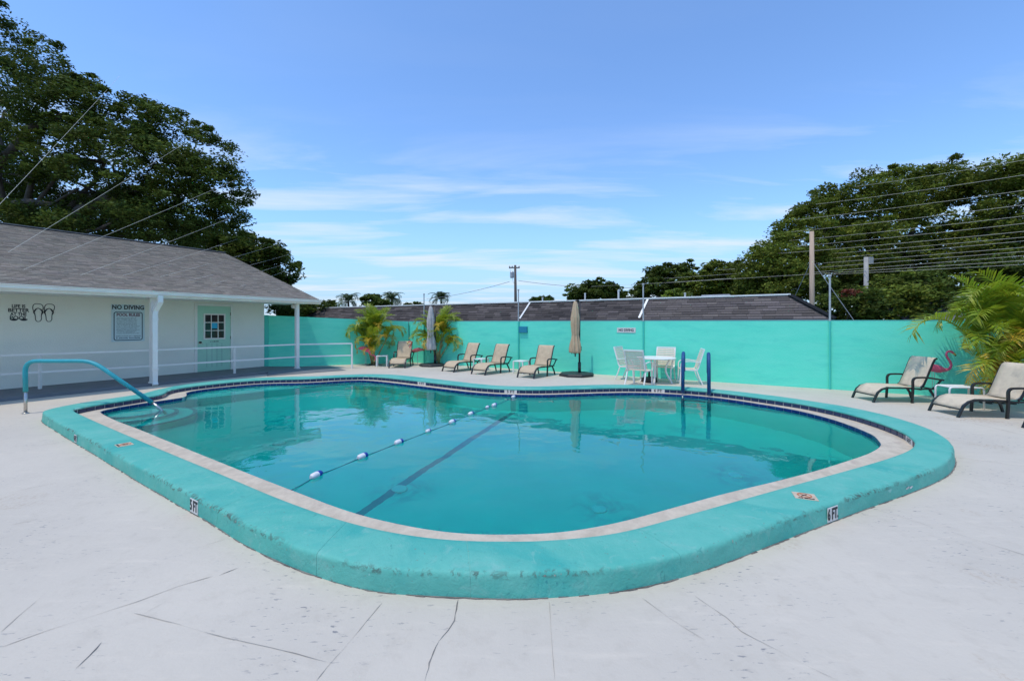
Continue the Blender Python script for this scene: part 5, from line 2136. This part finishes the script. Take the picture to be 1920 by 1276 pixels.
# ================================================================ TREES
def leaf_cloud(blobs, sub_r, per_m2, leaves, size, rng, gap=0.0, top_bias=0.25):
    """Leaf-sized faces gathered in clumps through ellipsoid volumes; returns verts, tone per leaf."""
    cs, rs, tn = [], [], []
    for (x, y, z, rx, ry, rz) in blobs:
        area = 4 * math.pi * ((rx * ry) ** 1.6 / 3 + (rx * rz) ** 1.6 / 3 + (ry * rz) ** 1.6 / 3) ** (1 / 1.6)
        n = max(4, int(area * per_m2))
        d = rng.normal(size=(n, 3))
        d /= np.linalg.norm(d, axis=1)[:, None]
        f = 0.58 + 0.44 * rng.random(n) ** 0.55
        c = np.array([x, y, z]) + d * f[:, None] * np.array([rx, ry, rz])
        keep = rng.random(n) > gap
        cs.append(c[keep])
        rs.append(sub_r * rng.uniform(0.55, 1.25, keep.sum()))
        nw = max(2, n // 5)                         # small stray sprays that roughen the outline
        d2 = rng.normal(size=(nw, 3))
        d2 /= np.linalg.norm(d2, axis=1)[:, None]
        cs.append(np.array([x, y, z]) + d2 * rng.uniform(1.0, 1.34, nw)[:, None] * np.array([rx, ry, rz]))
        rs.append(sub_r * rng.uniform(0.25, 0.5, nw))
        tn.append(rng.uniform(0.6, 1.3, keep.sum()))
        tn.append(rng.uniform(0.8, 1.4, nw))
    c, r, t = np.concatenate(cs), np.concatenate(rs), np.concatenate(tn)
    k = len(c)
    off_ = rng.normal(size=(k, leaves, 3))
    off_ /= np.linalg.norm(off_, axis=2)[..., None]
    off_ *= (rng.random((k, leaves)) ** 0.45)[..., None] * r[:, None, None] * np.array([1.2, 1.2, 0.58])
    p = (c[:, None, :] + off_).reshape(-1, 3)
    m = len(p)
    a = rng.normal(size=(m, 3))
    a[:, 2] *= 0.42
    a /= np.linalg.norm(a, axis=1)[:, None]
    b = rng.normal(size=(m, 3))
    b[:, 2] *= 0.6
    b -= a * (a * b).sum(1)[:, None]
    b /= np.linalg.norm(b, axis=1)[:, None]
    s = size * rng.uniform(0.6, 1.35, m)
    L, Wd = a * s[:, None], b * (s * 0.42)[:, None]
    v = np.stack([p - L * 0.9, p + Wd - L * 0.1, p + L, p - Wd - L * 0.1], 1).reshape(-1, 3)
    tone = np.repeat(t, leaves) * rng.uniform(0.7, 1.3, m)
    return v, tone


def crown_object(name, v, tone, mat, parent, warm=0.12):
    m = len(tone)
    me = bpy.data.meshes.new(name)
    me.vertices.add(4 * m)
    me.vertices.foreach_set('co', v.astype(np.float32).ravel())
    me.loops.add(4 * m)
    me.loops.foreach_set('vertex_index', np.arange(4 * m, dtype=np.int32))
    me.polygons.add(m)
    me.polygons.foreach_set('loop_start', np.arange(0, 4 * m, 4, dtype=np.int32))
    at = me.attributes.new('tone', 'FLOAT_COLOR', 'FACE')
    hue = RNG.uniform(-warm, warm, m)
    col = np.stack([tone * (1 + hue), tone, tone * (1 - hue * 0.5), np.ones(m)], 1)
    at.data.foreach_set('color', col.astype(np.float32).ravel())
    me.materials.append(mat)
    me.update(calc_edges=True)
    me.validate()
    return link(name, me, parent)


def limb_path(a, b, bow, rng, n=6):
    a, b = Vector(a), Vector(b)
    out = []
    side = Vector((rng.uniform(-1, 1), rng.uniform(-1, 1), 0.3)) * bow
    for i in range(n + 1):
        f = i / n
        j = Vector((rng.uniform(-1, 1), rng.uniform(-1, 1), rng.uniform(-1, 1))) * bow * 0.22 * (0 if i in (0, n) else 1)
        out.append(a.lerp(b, f) + side * math.sin(math.pi * f) + j)
    return out


def make_tree(name, label, group, base, fork, blobs, mat, sub_r, per_m2, leaves, size, trunk_r, gap=0.1, seed=1, limbs=None, reach=0.75, cat='tree'):
    rng = np.random.default_rng(seed)
    pr = random.Random(seed)
    t = thing(name, (*base, 0), 0, label, cat, group)
    B = [(x - base[0], y - base[1], z, rx, ry, rz) for x, y, z, rx, ry, rz in blobs]
    fk = (fork[0] - base[0], fork[1] - base[1], fork[2])
    mb = MB()
    mb.tube(limb_path((0, 0, -0.1), fk, trunk_r * 0.6, pr), [trunk_r * (1.35 - 0.1 * i if i < 2 else 1.1 - 0.06 * i) for i in range(7)], 10)
    for i, (x, y, z, rx, ry, rz) in enumerate(B):
        e = (fk[0] + (x - fk[0]) * reach, fk[1] + (y - fk[1]) * reach, fk[2] + (z - fk[2]) * reach)
        r0 = trunk_r * pr.uniform(0.28, 0.5)
        pth = limb_path(fk, e, 0.10 * (Vector(e) - Vector(fk)).length, pr)
        mb.tube(pth, [r0 * (1 - 0.8 * j / 6) + 0.01 for j in range(7)], 7)
        for _ in range(3):
            s = Vector(pth[pr.randint(3, 6)])
            d = Vector((pr.uniform(-1, 1) * rx, pr.uniform(-1, 1) * ry, pr.uniform(-0.4, 1) * rz)) * 0.8
            mb.tube(limb_path(s, s + d, 0.1 * d.length, pr, 4), [r0 * 0.32 * (1 - 0.2 * j) + 0.006 for j in range(5)], 5)
    for pts, rad in (limbs or ()):
        P = [(p[0] - base[0], p[1] - base[1], p[2]) for p in pts]
        mb.tube(P, [rad * (1 - 0.55 * j / (len(P) - 1)) for j in range(len(P))], 9)
    mb.build('trunk', M['bark'], t, True)
    v, tone = leaf_cloud(B, sub_r, per_m2, leaves, size, rng, gap)
    crown_object('crown', v, tone, mat, t)
    return t


make_tree('oak_tree', 'huge dark spreading oak behind the pool house roof', None, (-25.5, 21.5), (-25.0, 21.5, 4.5),
          [(-25.200, 21.000, 14.644, 2.494, 2.200, 1.969), (-21.625, 20.000, 12.775, 1.750, 1.800, 1.625), (-28.600, 22.000, 11.963, 3.025, 2.500, 3.300), (-22.500, 20.000, 10.025, 2.375, 2.000, 1.500), (-19.875, 20.000, 11.400, 1.550, 1.700, 1.250), (-18.066, 20.500, 11.131, 1.794, 1.800, 1.333),
           (-18.288, 19.000, 8.894, 2.256, 2.000, 1.472), (-16.800, 21.000, 10.838, 1.444, 1.600, 1.312), (-16.331, 19.500, 8.353, 2.072, 2.000, 1.462), (-15.094, 21.000, 9.394, 1.575, 1.600, 1.444), (-14.227, 21.000, 8.291, 1.312, 1.500, 1.365), (-15.250, 20.000, 7.075, 2.000, 1.700, 1.050),
           (-18.900, 21.000, 7.425, 1.837, 1.700, 0.893), (-22.550, 22.000, 8.662, 1.925, 1.800, 1.100), (-14.712, 22.000, 7.150, 1.045, 1.300, 0.935), (-16.963, 23.000, 6.537, 1.725, 1.400, 0.805), (-26.738, 23.000, 8.406, 2.012, 1.500, 0.632), (-20.850, 24.000, 7.200, 1.500, 1.200, 0.600), (-20.900, 19.000, 6.519, 1.662, 1.300, 0.618), (-18.525, 19.000, 6.091, 1.781, 1.300, 0.665), (-22.800, 19.000, 6.519, 1.425, 1.300, 0.570), (-15.844, 19.500, 5.867, 1.706, 1.400, 0.683), (-16.419, 18.500, 6.391, 1.156, 1.200, 0.509), (-24.150, 23.000, 8.119, 2.587, 1.600, 1.150), (-27.025, 23.000, 9.556, 1.725, 1.600, 1.150)],
          M['leaf_dark'], 0.60, 1.15, 180, 0.084, 0.5, 0.22, 5,
          [([(-23.250, 20.000, 3.775), (-21.250, 20.000, 6.150), (-20.250, 20.000, 6.900), (-19.000, 20.000, 7.475), (-17.450, 20.000, 7.975)], 0.30), ([(-25.500, 20.000, 6.275), (-24.000, 20.000, 7.075), (-22.750, 20.000, 7.325), (-21.250, 20.000, 7.150)], 0.24),
           ([(-24.750, 20.000, 8.525), (-23.500, 20.000, 9.650), (-22.625, 20.000, 10.775), (-21.000, 20.000, 11.400)], 0.22), ([(-21.450, 22.000, 6.050), (-20.075, 22.000, 6.188), (-18.150, 22.000, 5.967)], 0.25)])
make_tree('oak_tree', 'smaller dark round topped tree behind the right end of the pool house roof', None, (-16.5, 30), (-16.4, 30, 3.2),
          [(-16.800, 28.000, 5.955, 1.925, 2.000, 1.260), (-15.470, 28.000, 5.255, 1.120, 1.600, 1.120), (-18.850, 29.000, 6.109, 1.994, 2.000, 1.305), (-15.769, 29.000, 4.369, 0.652, 1.200, 0.797), (-20.119, 29.000, 7.269, 1.812, 2.000, 1.087), (-18.375, 30.000, 4.838, 2.062, 1.800, 1.050)],
          M['leaf_dark'], 0.6, 1.3, 110, 0.14, 0.35, 0.05, 6)

make_tree('oak_tree', 'large broad oak filling the sky above the right end of the wall', 'oaks beyond the wall', (21.5, 26), (21.5, 26, 3.8),
          [(22.100, 26.000, 8.475, 2.762, 2.600, 1.788), (19.825, 26.000, 8.475, 2.015, 2.200, 1.463), (25.312, 27.000, 9.919, 2.362, 2.400, 1.417), (27.000, 27.000, 10.256, 1.755, 2.000, 1.282), (22.750, 26.000, 10.425, 1.365, 1.300, 0.650), (25.675, 26.000, 10.588, 0.975, 1.100, 0.585), (17.812, 25.000, 6.494, 1.719, 2.000, 1.250),
           (19.500, 24.000, 5.700, 2.550, 2.400, 1.500), (23.125, 25.000, 6.494, 2.812, 2.600, 1.938), (27.300, 26.000, 8.312, 2.275, 2.500, 1.950), (30.038, 27.000, 9.919, 1.519, 1.800, 1.080), (24.600, 24.000, 5.400, 2.550, 2.400, 1.350), (21.250, 25.000, 3.994, 2.188, 2.000, 0.938), (17.225, 26.000, 7.500, 0.910, 1.200, 0.585),
           (18.200, 26.000, 8.312, 0.975, 1.200, 0.715), (28.125, 25.000, 6.494, 1.875, 2.200, 1.562)],
          M['leaf_mid'], 0.62, 1.1, 180, 0.098, 0.55, 0.22, 7, None)
make_tree('oak_tree', 'tree rising at the far right above the large oak', 'oaks beyond the wall', (27.5, 24), (27, 24, 4),
          [(26.738, 23.000, 9.901, 1.380, 1.500, 0.690), (26.812, 22.000, 9.213, 1.100, 1.500, 1.100), (26.675, 22.000, 7.287, 1.650, 2.000, 1.650), (26.125, 22.000, 5.088, 1.650, 2.000, 1.375), (28.325, 22.000, 7.838, 1.925, 2.200, 2.475), (26.162, 23.000, 9.556, 0.719, 1.000, 0.403)],
          M['leaf_mid'], 0.58, 1.1, 170, 0.096, 0.4, 0.22, 8)
make_tree('oak_tree', 'rounded lighter green tree left of the wooden pole', 'oaks beyond the wall', (14.8, 25), (14.8, 25, 2.6),
          [(14.160, 24.000, 4.800, 1.080, 1.600, 1.080), (15.150, 24.000, 5.400, 1.260, 1.700, 1.140), (15.525, 23.000, 4.525, 1.581, 1.900, 1.208), (14.375, 25.000, 3.837, 1.125, 1.600, 1.000), (14.662, 23.000, 3.662, 1.725, 1.800, 0.920), (16.819, 23.000, 4.381, 1.294, 1.800, 1.294)],
          M['leaf_mid'], 0.5, 1.6, 160, 0.09, 0.3, 0.03, 9)
make_tree('leafy_tree', 'bushy green tree left of the rounded light green tree', 'trees on the skyline', (16.5, 35), (16.5, 35, 2.5),
          [(16.363, 34.000, 5.603, 1.445, 1.800, 0.935), (14.960, 34.000, 4.752, 1.360, 1.700, 0.935), (17.638, 34.000, 4.752, 1.445, 1.700, 1.190), (16.363, 34.000, 4.412, 1.913, 1.700, 0.765), (18.700, 34.000, 4.200, 1.275, 1.500, 0.850)],
          M['leaf_mid'], 0.55, 1.7, 100, 0.16, 0.25, 0.05, 10)
make_tree('leafy_tree', 'open crowned tree with two tufts above the neighbour roof', 'trees on the skyline', (13, 36), (13, 36, 2.6),
          [(12.600, 36.000, 6.015, 0.990, 1.300, 0.630), (14.400, 36.000, 6.240, 0.810, 1.200, 0.540), (12.060, 36.000, 4.935, 1.350, 1.600, 0.720), (13.950, 36.000, 5.025, 1.440, 1.700, 0.990), (11.025, 36.000, 4.350, 0.720, 1.200, 0.540), (13.050, 36.000, 4.215, 2.025, 1.600, 0.630)],
          M['leaf_dark'], 0.5, 1.5, 90, 0.16, 0.22, 0.15, 11)
make_tree('leafy_tree', 'low wide tree right of the beige parasol top', 'trees on the skyline', (6.7, 38), (6.7, 38, 2.5),
          [(6.745, 38.000, 4.500, 1.615, 1.600, 0.760), (8.217, 38.000, 4.832, 1.330, 1.400, 0.618), (5.938, 38.000, 4.168, 1.045, 1.200, 0.522), (9.262, 38.000, 4.168, 0.950, 1.200, 0.522), (10.925, 38.000, 3.978, 1.235, 1.300, 0.427), (7.600, 38.000, 4.025, 2.375, 1.500, 0.427)],
          M['leaf_dark'], 0.5, 1.7, 80, 0.16, 0.22, 0.1, 12)
make_tree('leafy_tree', 'tiny distant tree top left of the beige parasol', 'trees on the skyline', (2.9, 42), (2.9, 42, 2),
          [(2.730, 42.000, 3.802, 1.050, 1.200, 0.315), (3.255, 42.000, 3.907, 0.735, 1.000, 0.315)], M['leaf_dark'], 0.4, 2.2, 70, 0.16, 0.15, 0.05, 13)
make_tree('leafy_tree', 'round bushy tree between two distant palms', 'trees on the skyline', (-18, 54), (-18, 54, 2.5),
          [(-17.820, 54.000, 4.350, 1.215, 1.400, 0.878), (-16.605, 54.000, 4.012, 0.945, 1.200, 0.607), (-12.488, 54.000, 3.810, 0.945, 1.200, 0.338)], M['leaf_dark'], 0.5, 1.9, 80, 0.2, 0.2, 0.08, 14)
make_tree('leafy_tree', 'dark bush under the far eave corner of the pool house', None, (-11.2, 24.5), (-11.2, 24.5, 1.2),
          [(-11.025, 24.500, 2.599, 0.735, 1.200, 0.306), (-11.944, 24.500, 2.416, 0.919, 1.200, 0.367), (-12.750, 24.000, 2.460, 0.900, 1.200, 0.360)], M['leaf_dark'], 0.4, 2.2, 90, 0.11, 0.15, 0.05, 15)
make_tree('leafy_tree', 'bright yellow green bush above the neighbour roof', None, (10.4, 27.5), (10.4, 27.5, 1.8),
          [(10.381, 27.500, 3.472, 0.584, 0.900, 0.309), (10.828, 27.500, 3.334, 0.412, 0.700, 0.241)], M['leaf_yel'], 0.3, 3.0, 80, 0.1, 0.1, 0.0, 16, cat='bush')
for i, (bl, base, lab, mat) in enumerate((
        ([(13.781, 17.500, 2.306, 0.919, 1.400, 0.787), (13.725, 18.000, 2.888, 0.630, 1.100, 0.562), (13.500, 18.000, 1.762, 0.900, 1.200, 0.450), (14.438, 17.500, 1.650, 0.875, 1.200, 0.438)], (13.9, 17.5), 'dark shrub behind the wall just right of the neighbour roof end', M['leaf_dark']),
        ([(15.750, 18.000, 2.393, 1.260, 1.500, 0.945), (16.425, 18.000, 3.000, 0.787, 1.300, 0.630), (16.200, 18.000, 1.627, 1.350, 1.200, 0.450)], (15.9, 18), 'dark green shrub behind the wall below the large oak', M['leaf_mid']),
        ([(18.037, 18.500, 2.459, 1.295, 1.500, 1.018), (17.931, 19.000, 3.194, 0.831, 1.300, 0.665), (18.731, 18.500, 1.627, 1.387, 1.200, 0.463)], (18, 18.5), 'dark shrub behind the wall left of the shed roof', M['leaf_dark']),
        ([(21.750, 20.000, 3.775, 1.500, 1.600, 1.000), (23.500, 20.000, 3.275, 1.500, 1.600, 1.250), (20.500, 20.000, 3.525, 1.000, 1.400, 1.000)], (22, 20), 'dark shrub mass behind the shed roof', M['leaf_dark']),
        ([(13.272, 16.800, 2.784, 0.210, 0.400, 0.147)], (13.3, 16.8), 'small rusty red flowering shrub among the dark shrubs', M['leaf_red']))):
    make_tree('shrub', lab, 'shrubs behind the wall', base, (base[0], base[1], 0.6), bl, mat, 0.42 if i < 4 else 0.2, 2.0 if i < 4 else 5, 100 if i < 4 else 50, 0.10 if i < 4 else 0.07, 0.08, 0.03, 50 + i, cat='shrub')

# ================================================================ POLES AND WIRES
up = thing('utility_pole', (0.315, 42.000, 1.912), 0, 'dark utility pole with crossarm and transformer on the skyline', 'pole')
up.location.z = 0
hz = (0.315, 42.000, 7.320)[2]
mb = MB()
mb.tube([(0.08, 0, 0), (0, 0, hz)], [0.17, 0.11], 10)
mb.build('pole', M['wood_dark'], up, True)
MB().box(-0.62, 0.45, -0.06, 0.06, hz - 0.30, hz - 0.20).build('crossarm', M['wood_dark'], up)
for x in (-0.55, -0.3, 0.38):
    mb = MB()
    mb.lathe([(0.05, 0), (0.08, 0.05), (0.05, 0.1), (0.03, 0.16)], 8, (x, 0, hz - 0.20))
    mb.build('insulator', M['galv'], up)
mb = MB()
mb.lathe([(0.17, 0), (0.19, 0.04), (0.19, 0.55), (0.14, 0.62), (0, 0.64)], 12, (-0.32, 0, hz - 1.25))
mb.build('transformer', M['galv'], up)
mb = MB()
mb.tube([(-0.55, 0, hz - 0.2), (-0.45, 0, hz - 0.7), (-0.35, 0, hz - 0.65)], 0.012, 5)
mb.tube([(-0.3, 0, hz - 1.25), (-0.2, 0, hz - 1.7), (-0.05, 0, hz - 1.8)], 0.012, 5)
mb.build('drop_lead', M['cable'], up)
wp = thing('wood_pole', (11.943, 17.000, 1.756), 0, 'bare pale wooden pole standing before the big oak', 'pole')
wp.location.z = 0
zt = (11.943, 17.000, 5.284)[2]
mb = MB()
mb.tube([(0, 0, 0), (0.01, 0, zt * 0.5), (0.0, 0, zt)], [0.095, 0.088, 0.075], 12)
mb.build('pole', M['wood'], wp, True)
b0 = Vector((wp.location.x, wp.location.y, 0))
for p in ((12.840, 16.000, 1.710), (11.925, 18.000, 2.752)):
    mb = MB()
    mb.tube([(0, 0, (11.943, 17.000, 4.136)[2]), tuple(Vector(p) - b0)], 0.012, 6)
    mb.build('guy_wire', M['cable'], wp)
cp = thing('wood_pole', (16.185, 19.500, 1.772), 0, 'shorter grey pole with a box at its top among the shrubs', 'pole')
cp.location.z = 0
zt = (16.185, 19.500, 4.648)[2]
mb = MB()
mb.tube([(0, 0, 0), (0, 0, zt)], [0.10, 0.085], 10)
mb.build('pole', M['concrete_pole'], cp, True)
MB().box(0.04, 0.26, -0.1, 0.1, zt - 0.32, zt, 0.01).build('box', M['concrete_pole'], cp)


def wire(name, pts, r, mat, label, cat, group, sag=0.0, n=14):
    P = [Vector(p) for p in pts]
    out = []
    for a, b in zip(P, P[1:]):
        for i in range(n):
            t = i / n
            v = a.lerp(b, t)
            v.z -= sag * 4 * t * (1 - t)
            out.append(v)
    out.append(P[-1])
    c = out[0].copy()
    mb = MB()
    mb.tube([v - c for v in out], r, 5)
    o = mb.build(name, mat)
    o.location = c
    return tag(o, label, cat, group)


wire('power_line', [(-0.263, 42.000, 5.693), (-12.000, 60.000, 5.025)], 0.022, M['cable'], 'thin cable sloping down left from the utility pole', 'cable', None, 0.25)
wire('power_line', [(0.630, 42.000, 5.797), (15.000, 40.000, 5.100)], 0.022, M['cable'], 'thin cable running right from the utility pole to the trees', 'cable', None, 0.4)
ORD = ('first', 'second', 'third', 'fourth', 'fifth', 'sixth', 'seventh', 'eighth', 'ninth', 'tenth', 'eleventh', 'twelfth', 'thirteenth', 'lowest')
LN_ = -1
# pale wires: some run from the pool house roof up into the oak, the others out of the oaks on the right towards the viewer's right
for a, b in (((-13.531, 10.613, 3.720), (-18.375, 20.000, 13.225)), ((-12.326, 10.445, 3.334), (-14.991, 20.500, 10.747)), ((-11.009, 9.626, 2.805), (-13.256, 21.000, 8.843)), ((-10.417, 10.289, 2.743), (-13.384, 21.500, 7.267)), ((-10.219, 11.199, 2.840), (-14.163, 22.000, 5.967)),
             ((-9.933, 12.040, 2.899), (-15.194, 27.500, 6.669)), ((-9.438, 12.378, 2.810), (-14.403, 27.500, 6.050)), ((-9.030, 12.900, 2.779), (-14.438, 27.500, 5.500)), ((-8.585, 13.467, 2.744), (-14.575, 27.500, 5.019))):
    a = (a[0], a[1], a[2] + 0.05)
    LN_ = LN_ + 1
    wire('pale_wire', [a, b], 0.0042, M['wire'], ORD[LN_] + ' from the left of the thin pale wires rising over the pool house roof', 'wire', 'wires over the pool house roof', 0.03, 8)
RWP = (((19.290, 24.000, 9.300), (16.900, 13.000, 6.832)),
       ((17.100, 24.000, 8.310), (16.900, 13.000, 6.354)),
       ((15.930, 24.000, 7.440), (16.900, 13.000, 5.866)),
       ((15.210, 24.000, 6.720), (16.900, 13.000, 5.410)),
       ((15.570, 24.000, 6.270), (16.900, 13.000, 5.055)),
       ((14.760, 24.000, 5.850), (16.900, 13.000, 4.819)),
       ((13.740, 24.000, 5.460), (16.900, 13.000, 4.562)),
       ((16.500, 30.000, 6.075), (16.900, 13.000, 4.374)),
       ((16.050, 30.000, 5.700), (16.900, 13.000, 4.265)),
       ((14.438, 30.000, 5.362), (16.900, 13.000, 4.055)),
       ((11.925, 36.000, 5.340), (16.900, 13.000, 3.925)),
       ((11.340, 36.000, 4.935), (16.900, 13.000, 3.795)),
       ((6.660, 36.000, 4.710), (16.900, 13.000, 3.630)),
       ((14.250, 30.000, 4.725), (16.900, 13.000, 3.500)))
for q_, (a, b) in enumerate(RWP):
    wire('pale_wire', [a, b], 0.006, M['wire'], (ORD[q_] + ' from the top' if q_ < 13 else 'lowest') + ' of the pale wires crossing the right hand oaks', 'wire', 'wires in front of the right hand oaks', 0.05, 10)
